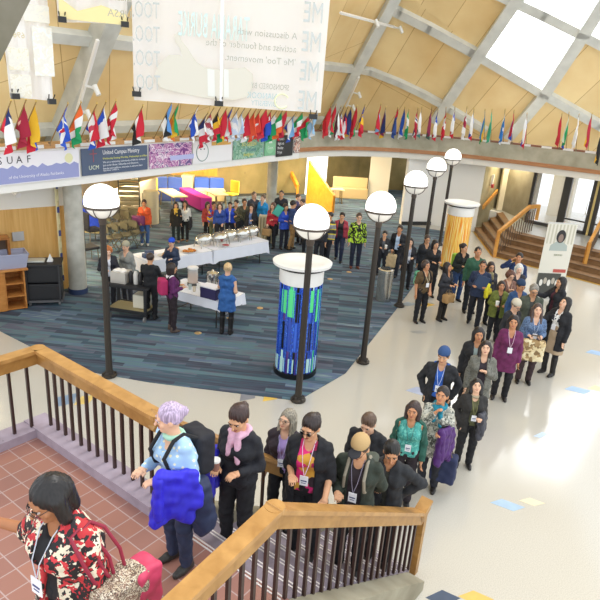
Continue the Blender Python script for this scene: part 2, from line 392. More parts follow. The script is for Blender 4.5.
    if st != 'none':
        hp = [ell(hd((0, .022, 1.612)), (.086, .101, .1), Rh)]; hn = .004
        face_cut = [ell(hd((0, -.098, 1.545)), (.07, .072, .092), Rh)]; ears = []
        if st == 'short': face_cut += [ell(hd((0, -.02, 1.48)), (.12, .09, .09), Rh)]
        if st == 'buzz': hp = [ell(hd((0, .018, 1.606)), (.079, .095, .099), Rh)]; face_cut += [ell(hd((0, -.03, 1.5)), (.12, .11, .1), Rh)]
        if st == 'balding': hp = [ell(hd((0, .03, 1.59)), (.081, .09, .09), Rh)]; face_cut += [ell(hd((0, -.06, 1.66)), (.1, .11, .09), Rh), ell(hd((0, -.03, 1.5)), (.12, .11, .1), Rh)]
        if st in ('long', 'longback'):
            hp += [cap(hd((sg*.07, .03, 1.58)), tw((sg*.085, -.0, 1.33)), .042, .036) for sg in (1, -1)] + [cap(hd((0, .06, 1.58)), tw((0, .085, 1.30)), .075, .06)]
            if st == 'long': hp += [cap(hd((sg*.072, -.01, 1.56)), tw((sg*.09, -.075, 1.29)), .028, .03) for sg in (1, -1)]
        if st == 'bob': hp += [cap(hd((sg*.07, .015, 1.60)), hd((sg*.074, .0, 1.475)), .04, .036) for sg in (1, -1)] + [cap(hd((0, .06, 1.58)), hd((0, .055, 1.47)), .07, .055)]
        if st == 'curly': hp += [ell(hd((sg*.06, .02, 1.59)), (.055, .075, .085), Rh) for sg in (1, -1)]; hn = .009
        if st in ('bun', 'tail'): hp += [ell(hd((0, .122, 1.615)), (.038, .032, .036))]; face_cut += [ell(hd((0, -.04, 1.49)), (.12, .10, .09), Rh)]
        if st == 'tail': hp += [cap(hd((0, .125, 1.64)), tw((0, .13, 1.42)), .034, .02)]
        hp = bg_(hp); face_cut = bg_(face_cut); d = f.uni(f.new(), hp, .025); d = f.sub(d, face_cut, .018)
        if st in ('long', 'longback', 'bob'): d = f.sub(d, [ell(hd((0, -.13, 1.53)), (.067, .118, .108), Rh)], .02)
        fr = 1 if near else .6; hx_, hy_ = X-pv[0], Y-pv[1]-.02; ph_ = np.arctan2(hx_, hy_)
        d += ((.0032 if vox < .013 else .002)*np.sin(ph_*(30 if vox < .013 else 18)+3*np.sin(Z*14+len(label)))+hn*.35*np.sin(X*120*fr+np.sin(Z*20)*2)*np.sin(Y*110*fr+Z*9)).astype(np.float32)
        if st in ('long', 'longback', 'bob'): d = f.sub(d, [cap(hd((.008, -.09, 1.70)), hd((.008, .03, 1.722)), .006)], .012)
        out(d, 'hair', hm)
    # ---- legs
    if skirt:
        sc_, sz = skirt[0], skirt[1]
        if tights: d = f.uni(f.new(), lg, .02, .006); out(d, 'tights', mat(tights, .75))
        d = f.uni(f.new(), torso[:2], .04, .016); d = f.uni(d, [cap((-.06, 0, .88), (-.075, 0, sz), .115*w, .14*w), cap((.06, 0, .88), (.075, 0, sz), .115*w, .14*w)], .08)
        f.folds(d, .006*fold, 1, len(label)); np.maximum(d, sz-Z, out=d); np.maximum(d, Z-1.12, out=d)
        out(d, 'skirt', sc_ if not isinstance(sc_, str) else mat(sc_, .8))
    else:
        d = f.uni(f.new(), lg, .02, .017); d = f.uni(d, [cap(legs[sg][1], legs[sg][2]+V3((0, 0, .0)), .06, .052) for sg in (1, -1)], .02); d = f.uni(d, torso[:1], .04, .012)
        f.folds(d, .007*fold, 1.1, len(label)+2); np.maximum(d, .07-Z, out=d); np.maximum(d, Z-1.02, out=d)
        out(d, 'trousers', bottom if not isinstance(bottom, str) else mat(bottom, .85, var=.2, vscale=14, bump=.4, bscale=30))
    # ---- shoes
    for sg in (1, -1):
        me = None; d = f.uni(f.new(), shoep[sg], .02, .006)
        if tights or shoes == 'boot': d = f.uni(d, [cap(legs[sg][2], legs[sg][1]+(legs[sg][2]-legs[sg][1])*.25, .052, .066)], .02)
        np.maximum(d, .002-Z, out=d); out(d, 'shoe', mat('#14110f' if shoes == 'boot' else shoes, .45))
    # ---- inner shirt and top
    tm = topm if topm is not None else mat(top, .8, var=.22, vscale=16, bump=.6, bscale=30)
    nc = [cap(tw((0, -.01, 1.40+neck)), pv+V3((0, -.01, .15)), .066, .09)]
    if inner is not None:
        d = f.uni(f.new(), torso, .045, .014); d = f.sub(d, nc+[ell(tw((0, -.08, 1.40)), (.05, .07, .06))], .01); f.folds(d, .003*fold, 1.3, 3); np.maximum(d, .9-Z, out=d)
        out(d, 'shirt', inner if not isinstance(inner, str) else mat(inner, .75))
    inf = .028 if inner is not None else .018
    d = f.uni(f.new(), torso, .05, inf)
    if hem < .84: d = f.uni(d, [cap((-.055, 0, .88), (-.065, 0, hem), .112*w+inf*.7, .125*w+inf), cap((.055, 0, .88), (.065, 0, hem), .112*w+inf*.7, .125*w+inf)], .07)
    ap = []
    for sg in (1, -1):
        a, e, wr = pose[sg]
        if sleeve >= 1: ap += [cap(a, e, .050, .044), cap(e, e+(wr-e)*.93, .044, .036)]
        elif sleeve > 0: ap += [cap(a, a+(e-a)*sleeve*1.6 if sleeve < .6 else e+(wr-e)*.15, .058, .055)]
        else: ap += [cap(a+V3((-sg*.05, 0, 0)), a+V3((-sg*.01, 0, -.01)), .055, .05)]
    d = f.uni(d, ap, .03, inf*.6)
    f.folds(d, .0075*fold if near else .0055*fold, 1, len(label)+5)
    d = f.sub(d, nc + ([ell(tw((0, -.10, 1.395)), (.06, .07, .09))] if (female and neck <= 0) else []), .012)
    if inner is not None:
        wedge = np.maximum(np.abs(X)-(gap+.03*np.clip((1.35-Z), 0, .6)*(1 if hem < .8 else .6)), Y+.02); d = np.maximum(d, -wedge)
    np.maximum(d, hem-Z, out=d)
    out(d, 'jacket' if inner is not None or hem < .8 else 'top', tm)
    # ---- extras worn on the body
    if collar or hood:
        cm = mat(collar or hood, .85); 
        pr = [cap(tw((cos(a)*.075, sin(a)*.07+.015, 1.425)), tw((cos(a+.5)*.075, sin(a+.5)*.07+.015, 1.425)), .022) for a in np.arange(0, 6.3, .5)] if collar else \
             [cap(tw((cos(a)*.1, sin(a)*.07+.03, 1.42-.03*sin(a))), tw((cos(a+.5)*.1, sin(a+.5)*.07+.03, 1.42-.03*sin(a+.5))), .034) for a in np.arange(-.4, 3.6, .5)]
        d = f.uni(f.new(), pr, .02); out(d, 'collar' if collar else 'hood', cm)
    if scarf:
        pr = [cap(tw((cos(a)*.078, sin(a)*.078+.01, 1.425+.012*sin(3*a))), tw((cos(a+.5)*.078, sin(a+.5)*.078+.01, 1.425+.012*sin(3*a+1.5))), .033) for a in np.arange(0, 6.3, .5)]
        pr += [cap(tw((.03, -.10, 1.40)), tw((.06, -.135, 1.18)), .036, .03), cap(tw((-.03, -.10, 1.40)), tw((-.04, -.135, 1.24)), .036, .03)]
        d = f.uni(f.new(), pr, .02); f.folds(d, .005, 1.6, 4); out(d, 'scarf', scarf if not isinstance(scarf, str) else mat(scarf, .85, var=.2, vscale=22))
    if hat:
        if hat[0] == 'beanie': hp = [ell(hd((0, .018, 1.63)), (.092, .106, .105), Rh)]; ct = 1.615
        else: hp = [ell(hd((0, .018, 1.625)), (.089, .103, .098), Rh)]; ct = 1.625
        hp = bg_(hp); d = f.uni(f.new(), hp, .02)
        pl = (X-pv[0])*Rh[0, 2]+(Y-pv[1])*Rh[1, 2]+(Z-pv[2])*Rh[2, 2]; np.maximum(d, (ct-1.47)*HS-pl, out=d)
        out(d.astype(np.float32), 'hat', mat(hat[1], .85, bump=.2, bscale=90))
        if hat[0] == 'cap':
            d = f.uni(f.new(), [ell(hd((0, -.115, 1.628)), (.07, .075, max(.012, vox*.8)), Rh)], .01); out(d, 'cap_brim', mat(hat[2], .8))
    if glasses:
        gm = MB(); gr = .0022 if near else .003
        for sg in (1, -1):
            gm.tube([s*hd((sg*.034+.021*cos(a), -.105+.008*abs(cos(a))*sg*cos(a), 1.582+.016*sin(a))) for a in np.linspace(0, 2*pi, 13)], gr*s, 5)
            gm.tube([s*hd((sg*.055, -.102, 1.586)), s*hd((sg*.08, 0, 1.585))], gr*s, 5)
        gm.tube([s*hd((-.012, -.107, 1.585)), s*hd((.012, -.107, 1.585))], gr*s, 5)
        go = gm.build('glasses', mat('#1c1a1a', .3), root, fix=False)
        if glasses == 'dark':
            ln = MB()
            for sg in (1, -1): sph(ln, hd((sg*.034, -.104, 1.582)), .02, 0, R=Rh, sc=(1.1, .15, .8))
            ln.build('lens', mat('#15161b', .12), go, fix=False)
    if badge:
        bz = 1.12 if near else 1.13; fy = -.15*w-.015-(.02 if hem < .8 or inner is not None else 0); ln = MB()
        c = tw((.01, 0, bz)); yb = c[1]+fy
        for sg in (1, -1): ln.tube([s*tw((sg*.06, -.02, 1.445)), s*tw((sg*.055, -.1, 1.39)), s*V3((.01+sg*.03, tw((0, 0, 1.25))[1]-.155*w-.01, 1.25)), s*V3((.01+sg*.004, yb, bz+.03))], (.0035 if near else .005)*s, 6)
        ln.build('lanyard', mat(badge if isinstance(badge, str) else '#8d8494', .6), root, fix=False)
        bd = MB(); bd.box(s*V3((.01, yb-.004, bz-.03)), (.085*s, .006*s, .11*s)); bd.build('badge', mat('#f1f1f4', .35), root)
        if near:
            bl = MB(); bl.box(s*V3((.01, yb-.0085, bz-.03)), (.06*s, .002, .012*s)); bl.box(s*V3((.01, yb-.0085, bz-.055)), (.045*s, .002, .006*s)); bl.build('badge_print', mat('#3c4676', .6), root)
    info = dict(root=root, s=s, pose=pose, tw=tw, hd=hd, rz=rz, loc=Vector((loc[0], loc[1], g)), w=w, lean=lean)
    def wp(p):
        p = Vector(tuple(V3(p)*s)); p.rotate(Euler((0, 0, rz))); return info['loc']+p
    info['wp'] = wp
    PEOPLE.append(info); return info
def hairmat(c):
    k = ('hair', c)
    if k in MATS: return MATS[k]
    mt, nt, b = nm('hair'); L = nt.links; N = nt.nodes; cc = lin(c)
    tc = N.new('ShaderNodeTexCoord'); mp = N.new('ShaderNodeMapping'); mp.inputs['Scale'].default_value = (60, 60, 6)
    nz = N.new('ShaderNodeTexNoise'); nz.inputs['Scale'].default_value = 1.5; L.new(tc.outputs['Object'], mp.inputs[0]); L.new(mp.outputs[0], nz.inputs['Vector'])
    r = N.new('ShaderNodeValToRGB'); r.color_ramp.elements[0].color = tuple(v*.6 for v in cc[:3])+(1,); r.color_ramp.elements[1].color = tuple(min(1, v*1.5) for v in cc[:3])+(1,)
    r.color_ramp.elements[0].position = .35; r.color_ramp.elements[1].position = .7
    L.new(nz.outputs['Fac'], r.inputs['Fac']); L.new(r.outputs['Color'], b.inputs['Base Color']); b.inputs['Roughness'].default_value = .42
    MATS[k] = mt; return mt
def backpack(pi, label, col, strap='#1a1a1e', side=0, size=1., vox=.014, vis=True):
    """a pack worn on the back: its own thing, with straps over the shoulders"""
    s = pi['s']; root = empty('backpack', pi['loc'], label, 'backpack', pi['rz'], 'backpacks and bags carried in the queue')
    w = pi['w']; c = pi['tw']((side, .02, 1.2)); by = c[1]+.125*w+.07
    cm = col if not isinstance(col, str) else mat(col, .8, bump=.2)
    blob('pack_body', [rbx((side, by, 1.17), (.10*size, .05, .15*size), .045), rbx((side, by+.06, 1.1), (.075*size, .02, .07*size), .03)], cm, root, vox, .02, .004, 1, scale=s)
    for sg in (1, -1):
        x = side*.5+sg*.095; t = pi['tw']
        pts = [V3((x, by-.06, 1.34)), t((x, .05, 1.455)), t((x, -.06, 1.43)), t((x*1.05, -.135*w-.03, 1.3)), t((x*1.15, -.115*w-.02, 1.15)), V3((x*1.3, .04, 1.04)), V3((x, by-.05, 1.05))]
        mb = MB(); P5 = []
        for i in range(len(pts)-1):
            for k in range(4): P5.append(Vector(tuple(pts[i]*(1-k/4)+pts[i+1]*(k/4)))*s)
        P5.append(Vector(tuple(pts[-1]))*s); mb.tube(P5, .017*s, 8); mb.build('strap', mat(strap, .8), root, fix=False)
    return root
def at_hand(pi, sg):
    a, e, w = pi['pose'][sg]; d = (w-e)/np.linalg.norm(w-e); return pi['wp'](w+d*.075)
# ------------------------------------------------------------------ world and light
sc = bpy.context.scene
wd = bpy.data.worlds.new('sky'); sc.world = wd; wd.use_nodes = True
bg = wd.node_tree.nodes['Background']; bg.inputs[0].default_value = (.90, .95, 1, 1); bg.inputs[1].default_value = 1.25
sc.view_settings.view_transform = 'Standard'; sc.view_settings.look = 'None'; sc.view_settings.gamma = 1; sc.view_settings.use_curve_mapping = False
sc.view_settings.exposure = .52
def area(name, loc, rot, sx, sy, power, col=(1, 1, 1)):
    l = bpy.data.lights.new(name, 'AREA'); l.shape = 'RECTANGLE'; l.size = sx; l.size_y = sy; l.energy = power; l.color = col
    o = bpy.data.objects.new(name, l); COL.objects.link(o); o.location = loc; o.rotation_euler = rot; return o
def struct(o, name=None):
    o['kind'] = 'structure'; return o
# ------------------------------------------------------------------ floors
def terrazzo():
    mt, nt, b = nm('terrazzo'); L = nt.links; N = nt.nodes
    tc = N.new('ShaderNodeTexCoord'); n1 = N.new('ShaderNodeTexNoise'); n1.inputs['Scale'].default_value = 95; n1.inputs['Detail'].default_value = 2
    r = ramp(nt, [(.3, '#b3aea2'), (.5, '#c5c0b4'), (.7, '#d1ccc0')]); L.new(tc.outputs['Object'], n1.inputs['Vector']); L.new(n1.outputs['Fac'], r.inputs['Fac'])
    L.new(r.outputs['Color'], b.inputs['Base Color']); n2 = N.new('ShaderNodeTexNoise'); n2.inputs['Scale'].default_value = 1.3; n2.inputs['Detail'].default_value = 4
    r2 = ramp(nt, [(.3, '#5a5a5a'), (.7, '#747474')]); L.new(tc.outputs['Object'], n2.inputs['Vector']); L.new(n2.outputs['Fac'], r2.inputs['Fac']); L.new(r2.outputs['Color'], b.inputs['Roughness'])
    b.inputs['Specular IOR Level'].default_value = .75
    return mt
def carpet_mat():
    mt, nt, b = nm('carpet_tiles'); L = nt.links; N = nt.nodes
    tc = N.new('ShaderNodeTexCoord'); mp = N.new('ShaderNodeMapping'); mp.inputs['Rotation'].default_value = (0, 0, radians(4))
    L.new(tc.outputs['Object'], mp.inputs[0])
    bk = N.new('ShaderNodeTexBrick'); bk.inputs['Scale'].default_value = 1; bk.inputs['Brick Width'].default_value = .8; bk.inputs['Row Height'].default_value = .12
    bk.inputs['Mortar Size'].default_value = 0; bk.offset = .37; bk.offset_frequency = 2; bk.squash_frequency = 3; bk.squash = 1.4
    bk.inputs['Color1'].default_value = (0, 0, 0, 1); bk.inputs['Color2'].default_value = (1, 1, 1, 1); L.new(mp.outputs[0], bk.inputs['Vector'])
    m2 = N.new('ShaderNodeMapping'); m2.inputs['Scale'].default_value = (1.4, 16, 1); L.new(mp.outputs[0], m2.inputs[0])
    nz = N.new('ShaderNodeTexNoise'); nz.inputs['Scale'].default_value = 1.1; nz.inputs['Detail'].default_value = 5; L.new(m2.outputs[0], nz.inputs['Vector'])
    mx = N.new('ShaderNodeMix'); mx.data_type = 'FLOAT'; mx.inputs[0].default_value = .55
    sp = N.new('ShaderNodeSeparateColor'); L.new(bk.outputs['Color'], sp.inputs[0]); L.new(sp.outputs[0], mx.inputs[2]); L.new(nz.outputs['Fac'], mx.inputs[3])
    r = ramp(nt, [(.12, '#2c323c'), (.3, '#4c505e'), (.42, '#465e6a'), (.5, '#676575'), (.6, '#5e7c80'), (.7, '#5e6b86'), (.84, '#94a89c')]); L.new(mx.outputs[0], r.inputs['Fac'])
    L.new(r.outputs['Color'], b.inputs['Base Color']); b.inputs['Roughness'].default_value = .95; b.inputs['Specular IOR Level'].default_value = .15
    return mt
TZ = terrazzo(); CP = carpet_mat()
fl = MB(); fl.prism([(-14, -3), (26, -3), (26, 36), (-14, 36)], -.25, 0); floor = struct(fl.build('floor', TZ))
cp = MB()
cpoly = [(-13.9, 11.5), (-5.95, 10.75), (-3.9, 9.36), (-2.5, 9.08), (.09, 8.82), (.95, 9.98), (2.45, 13.85), (3.75, 17.4), (5.05, 21.2), (5.6, 22.9), (3.83, 23.5), (7.5, 33.9), (-13.9, 33.9)]
cp.prism(cpoly, 0.0, .012); carpet = struct(cp.build('floor_carpet', CP))
INL = [('#7c8c9d', 135, 397, 9, 2.6), ('#e3c25e', 200, 396, 0, 0), ('#8b8f98', 248, 396, 9, 3), ('#e0ba55', 272, 397, 8, 2)]
def inlay(x, y, col, w=.5, h=.26, a=0):
    c = P(x, y, 0); mb = MB(); R = Matrix.Rotation(radians(a), 3, 'Z')
    pts = [c + R @ Vector(q) for q in ((-w/2-.06, -h/2, 0), (w/2-.06, -h/2, 0), (w/2+.06, h/2, 0), (-w/2+.06, h/2, 0))]
    mb.prism([(p.x, p.y) for p in pts], .0, .003); o = mb.build('inlay', mat(col, .28, var=.08), floor)
for a in [(66, 400, '#8094ab', .30, .3, 35), (85, 400, '#dcc070', .22, .26, 20), (248, 396, '#83868f', .28, .22, 30), (271, 397, '#e2bd58', .26, .2, 25), (419, 391, '#a9b3cc', .3, .26, -28), (418, 332, '#a3a29d', .2, .24, -35),
          (408, 304, '#99a4ab', .25, .3, -28), (427, 305, '#dcb24c', .2, .3, -28), (507.5, 505, '#a3bdd4', .3, .17, -28), (532, 502, '#ddd0b0', .2, .15, -28), (578, 390, '#8fb4dc', .34, .22, -25), (600, 389, '#e3d69c', .3, .22, -25),
          (597, 353, '#97b8dc', .34, .24, -25), (541, 435, '#b9cbe0', .1, .22, -25), (443, 598, '#31455f', .2, .2, -28), (476, 598, '#d9b45a', .22, .17, -28), (490, 371, '#c5c9cc', .2, .2, -25)]: inlay(*a)
glow = mat('#f3c98a', .5)
for i, (x, y) in enumerate([(198, 333), (260, 308), (230, 318), (349, 272), (330, 279), (383, 222), (306, 265)]):
    c = P(x, y, .012); mb = MB(); mb.lathe((c.x, c.y, .012), [(.075, 0), (.07, .004), (0, .004)], 16); o = mb.build('floor_outlet', mat('#d9b478', .4, metal=.5)); tag(o, 'small round brass outlet cover set flush in the blue carpet', 'outlet cover', 'floor outlet covers')
# ------------------------------------------------------------------ ceiling: two sloping facets with a rib between them
R2a = PD(335, 105, 28); R2b = PD(390, 0, 24)
dirL = Vector((6.2, 10.6, 0)).normalized()
n1 = (R2b-R2a).cross(dirL).normalized()
C2 = PD(600, 128, 26.5); n2 = (R2b-R2a).cross(C2-R2a).normalized()
if n1.dot(CAM-R2a) < 0: n1 = -n1
if n2.dot(CAM-R2a) < 0: n2 = -n2
def a1(x, y): return RP(x, y, R2a, n1)
def a2(x, y): return RP(x, y, R2a, n2)
def panelmat(light='#f9e0aa', dark='#eccb90'):
    mt, nt, b = nm('plywood'); L = nt.links; N = nt.nodes
    tc = N.new('ShaderNodeTexCoord'); nz = N.new('ShaderNodeTexNoise'); nz.inputs['Scale'].default_value = .5; nz.inputs['Detail'].default_value = 5
    r = ramp(nt, [(.35, dark), (.65, light)]); L.new(tc.outputs['Object'], nz.inputs['Vector']); L.new(nz.outputs['Fac'], r.inputs['Fac'])
    bk = N.new('ShaderNodeTexBrick'); bk.inputs['Scale'].default_value = 1; bk.inputs['Brick Width'].default_value = 4.2; bk.inputs['Row Height'].default_value = 1.25; bk.offset = 0
    bk.inputs['Mortar Size'].default_value = .012; bk.inputs['Color1'].default_value = (1, 1, 1, 1); bk.inputs['Color2'].default_value = (.93, .93, .93, 1); bk.inputs['Mortar'].default_value = (.6, .5, .4, 1)
    L.new(tc.outputs['Object'], bk.inputs['Vector'])
    mx = N.new('ShaderNodeMix'); mx.data_type = 'RGBA'; mx.blend_type = 'MULTIPLY'; mx.inputs['Factor'].default_value = 1
    L.new(r.outputs['Color'], mx.inputs[6]); L.new(bk.outputs['Color'], mx.inputs[7]); L.new(mx.outputs[2], b.inputs['Base Color']); b.inputs['Roughness'].default_value = .6
    b.inputs['Specular IOR Level'].default_value = .3
    return mt
PM = panelmat()
def facet(name, pts, n, xdir, m=PM, off=0., th=.12):
    """a thick panel through coplanar points, its object frame lying in the plane"""
    z = n.normalized(); x = (xdir - z*xdir.dot(z)).normalized(); y = z.cross(x); M = Matrix((x, y, z)).transposed().to_4x4(); M.translation = pts[0]
    Mi = M.inverted(); mb = MB(); lp_ = [Mi @ p for p in pts]; mb.prism([(p.x, p.y) for p in lp_], off-th, off); o = mb.build(name, m); o.matrix_world = M; return o
rib = mat('#d6d8d2', .7, var=.1, vscale=2); ribd = mat('#c9cac2', .7, var=.15, vscale=2)
ribdir = (R2b-R2a).normalized()
f1 = struct(facet('ceiling', [a1(-160, 260), a1(335, 105+26), a1(390, 0), a1(408, -36), a1(-160, -150)], n1, ribdir))
# right facet: wooden cells, with skylights between the higher ribs
hz = PD(335, 131, 28)
top2 = [(382, 2), (472, 50), (545, 92), (600, 124), (660, 158)]
f2 = struct(facet('ceiling', [a2(322, 131), a2(337, 101), a2(392, -4), a2(398, -14), a2(472, 47), a2(545, 92), a2(662, 159), a2(662, 172), a2(560, 152)], n2, ribdir))
f2.name = 'ceiling_right'
f3 = struct(facet('ceiling', [a2(383, 2), a2(400, -34), a2(545, -34), a2(480, 51)], n2, ribdir)); f3.name = 'ceiling_upper'
f4 = struct(facet('ceiling', [a2(543, 92), a2(584, 30), a2(700, 95), a2(700, 178)], n2, ribdir)); f4.name = 'ceiling_far'
sky = mat('#ffffff', .3, emit=1.6)
for i, q in enumerate([[(480, 50), (520, -6), (584, 32), (543, 92)], [(517, 0), (545, -40), (622, -28), (585, 34)], [(583, 33), (625, -30), (700, -30), (700, 95)]]):
    pts = [a2(*p) for p in q]; o = struct(facet('window_%d' % (i+1), pts, n2, ribdir, mat('#f6f8fb', .3, emit=4.5), off=-.02, th=.04))
def beam(name, pts, nrm, w, d, m, off=0):
    mb = MB()
    for a, b in zip(pts[:-1], pts[1:]):
        e = (b-a).normalized()*w*.25; mb.bar(a-e+nrm*(d/2+off), b+e+nrm*(d/2+off), w, d, up=nrm)
    return struct(mb.build(name, m))
TR = [0]
def tr(pts, nrm, w=.5, d=.35, m=rib, off=0):
    TR[0] += 1; return beam('trim_%d' % TR[0], pts, nrm, w, d, m, off)
nup = lambda p, k: p+(R2b-R2a).normalized()*k
for nme_, pts_, nn_ in (('ceiling_top_left', [a1(-160, -150), a1(408, -36), nup(a1(408, -36), 9), nup(a1(-160, -150), 9)], n1), ('ceiling_top', [a2(400, -34), a2(545, -42), a2(625, -30), a2(700, -30), nup(a2(700, -30), 8), nup(a2(545, -42), 9), nup(a2(400, -34), 9)], n2)):
    struct(facet(nme_, pts_, nn_, ribdir))
nm_ = (n1+n2).normalized()
tr([a1(324, 126), a1(394, -8)], nm_, .42, .34)                                 # rib between the two facets
tr([a2(436, 118), a2(482, 50), a2(530, -21)], n2, .4, .26)
tr([a2(510, 134), a2(545, 92), a2(584, 32), a2(622, -28)], n2, .4, .26)
tr([a2(350, 66), a2(372, 70), a2(400, 81), a2(425, 93), a2(450, 107), a2(485, 128)], n2, .28, .2)
tr([a2(382, 2), a2(400, 11), a2(430, 26), a2(472, 49), a2(545, 92), a2(600, 123), a2(660, 157)], n2, .34, .22)
tr([a2(500, -8), a2(545, 13), a2(583, 32), a2(640, 62)], n2, .34, .22)
tr([a1(112, -8), a1(52, 140)], n1, .46, .42, ribd)
tr([a1(-80, 16), a1(350, 67)], n1, .28, .2)
tr([a1(-80, 130), a1(336, 118)], n1, .3, .2)
b0 = PD(-36, 74, 7.2); b1 = PD(12, -32, 6.4)
tr([b0, b1], (CAM-b0).normalized(), .42, .5, concrete('#8e8a7c', '#76735f', 2))
# track lights clipped along the left rib
def track(label, pts, stems, off=.6, nrm=n1):
    t = empty('track_light', pts[0], label, 'light fitting'); mb = MB()
    loc = lambda p: p+nrm*off-pts[0]
    mb.bar(loc(pts[0]), loc(pts[1]), .07, .07, up=nrm); mb.build('track', mat('#f4f4f2', .4), t)
    for k in stems:
        p = loc(pts[0].lerp(pts[1], k)); s_ = MB(); s_.tube([p, p+Vector((.25, -.05, -.05))], .03, 8); s_.tube([p+Vector((.25, -.05, .02)), p+Vector((.36, -.1, -.2))], .06, 12); s_.build('spot_head', mat('#ededea', .4), t, fix=False)
track('white track light running down the left concrete rib above the small banner', [a1(83, 20), a1(64, 94)], (.6, .97))
track('long thin white track light crossing the concrete rib at the top of the photo', [a1(330, 0), a1(388, 17)], (.45, .92), .55)
track('short white track light low on the right concrete rib above the flags', [a1(350, 66), a1(338, 96)], (.5, .95), .6)
# ------------------------------------------------------------------ balcony
FL = [(-9.4, 5.4), (-6.6, 10.2), (-5.56, 11.98), (-4.0, 14.65), (-.4, 20.8)]
FR = [(-.4, 20.8), (.3, 21.75), (1.2, 22.55), (2.2, 23.1), (3.4, 23.4), (4.8, 23.3), (6.1, 22.9), (7.4, 22.25), (8.6, 21.5), (9.8, 20.7), (11.5, 19.3), (13.5, 17.3), (15, 15.5)]
def off(poly, k):
    out_ = []
    for i, p in enumerate(poly):
        a = Vector(poly[max(i-1, 0)]); b = Vector(poly[min(i+1, len(poly)-1)]); t = (b-a).normalized(); out_.append((p[0]-t.y*k, p[1]+t.x*k))
    return out_
def band(name, poly, z0, z1, th, m, k=0., parent=None):
    a = off(poly, k); b = off(poly, k+th); mb = MB()
    for i in range(len(poly)-1): mb.prism([a[i], a[i+1], b[i+1], b[i]], z0, z1)
    return mb.build(name, m, parent)
fc = concrete('#b9b49f', '#9d9882', 2.2); wt = wood('#b98559', '#a06c44', (2, 2, 20)); white = mat('#f1efe9', .7)
struct(band('wall_balcony', FR, 2.98, 3.5, .35, fc)); struct(band('trim_wood', FR, 2.84, 2.98, .30, wt, -.02)); struct(band('trim_soffit', FR, 2.62, 2.84, .45, mat('#e4e0d4', .7), .06))
struct(band('wall_balcony_left', FL, 2.62, 3.42, .35, white)); struct(band('trim_cap', FL, 3.42, 3.52, .36, wood('#c99a62', '#b4834c', (2, 2, 12)), -.02))
struct(band('trim_rail', FR, 3.5, 3.56, .30, wood('#8c5a42', '#74452f', (2, 2, 12)), .0))
for nme, poly in (('ceiling_soffit', FL+FR[1:]),):
    o1 = off(poly, .3); o2 = [(-14, 8), (-14, 14), (-13, 20), (-9, 30), (-2, 33), (0, 34), (1.5, 34.5), (2.5, 35), (4, 35), (6, 35), (8, 34), (9.2, 24.2), (9.7, 22.9), (10.6, 21.8), (12.3, 20.4), (14.4, 18.3), (16, 16.4)]
    mb = MB()
    for i in range(len(o1)-1): mb.prism([o1[i], o1[i+1], o2[i+1], o2[i]], 2.85, 3.1)
    struct(mb.build(nme, white))
# name plates along the rail
plates = []
def plate(p, t):
    mb = MB(); M = frame((p[0], p[1], 0), t).to_3x3(); return mb
def walk(poly, step, start=0.):
    d = start; acc = 0; out_ = []
    for a, b in zip(poly[:-1], poly[1:]):
        a = Vector(a); b = Vector(b); L_ = (b-a).length
        while d <= acc+L_: out_.append((a.lerp(b, (d-acc)/L_), (b-a).normalized())); d += step
        acc += L_
    return out_
for i, (p, t) in enumerate(walk(FL[1:], .62, .3)+walk(FR[1:-2], .72, .2)):
    right = i >= len(walk(FL[1:], .62, .3)); z = 3.53 if right else 3.47
    mb = MB(); mb.box((p.x+t.y*.03, p.y-t.x*.03, z), (.34, .02, .07), rz=atan2(t.y, t.x)); o = mb.build('name_plate', mat('#efeee9', .5))
    tag(o, 'small white name plate on the wooden balcony rail under the flags', 'name plate', 'name plates along the balcony rail')
# ------------------------------------------------------------------ walls of the hall behind
wl = wood('#e6bb74', '#d4a158', (9, 9, .6), .5)
def wall(name, a, b, z0, z1, m, th=.2):
    a = Vector((*a, 0)); b = Vector((*b, 0)); t = (b-a).normalized(); n_ = Vector((-t.y, t.x, 0)); mb = MB()
    mb.prism([(p.x, p.y) for p in (a, b, b+n_*th, a+n_*th)], z0, z1); return struct(mb.build(name, m))
wall('wall_left', (-11, 8.4), (-5.58, 13.42), 0, 2.02, wl); wall('wall_left_upper', (-11, 8.42), (-5.58, 13.44), 2.02, 2.9, mat('#efece4', .7))
olive = concrete('#8c7e54', '#746842', 1.2)
owood = wood('#e0a24a', '#cf8a30', (7, 7, .5), .5)
wall('wall_back_left', (-14, 24.4), (-6.6, 26.3), 0, 2.9, mat('#e8e2d0', .7))
wall('wall_back_wood', (-6.6, 26.3), (-4.1, 26.75), .9, 2.9, owood); wall('wall_back_dado', (-6.6, 26.32), (-4.1, 26.77), 0, .9, concrete('#8e8666', '#7a7354', 2))
wall('wall_back', (-4.1, 26.75), (-.5, 28.7), 0, 2.9, olive); wall('wall_back_middle', (-.5, 28.7), (2.6, 31.8), 0, 2.9, olive); wall('wall_back_right', (2.6, 31.8), (9, 33.6), 0, 2.9, olive)
struct(MB().box((-2.3, 27.62, .06), (4.1, .05, .12), rz=atan2(1.95, 3.6)).build('baseboard_back', mat('#3a3a34', .7)))
wall('wall_white', (3.83, 23.55), (5.1, 23.95), .0, 2.9, mat('#e9e6df', .6)); wall('wall_white_right', (5.1, 23.95), (6.75, 23.35), 0, 2.9, mat('#ebe8e0', .6))
struct(MB().box((4.46, 23.71, .07), (1.3, .04, .14), rz=atan2(.4, 1.27)).build('baseboard_white', mat('#2c2c2c', .6)))
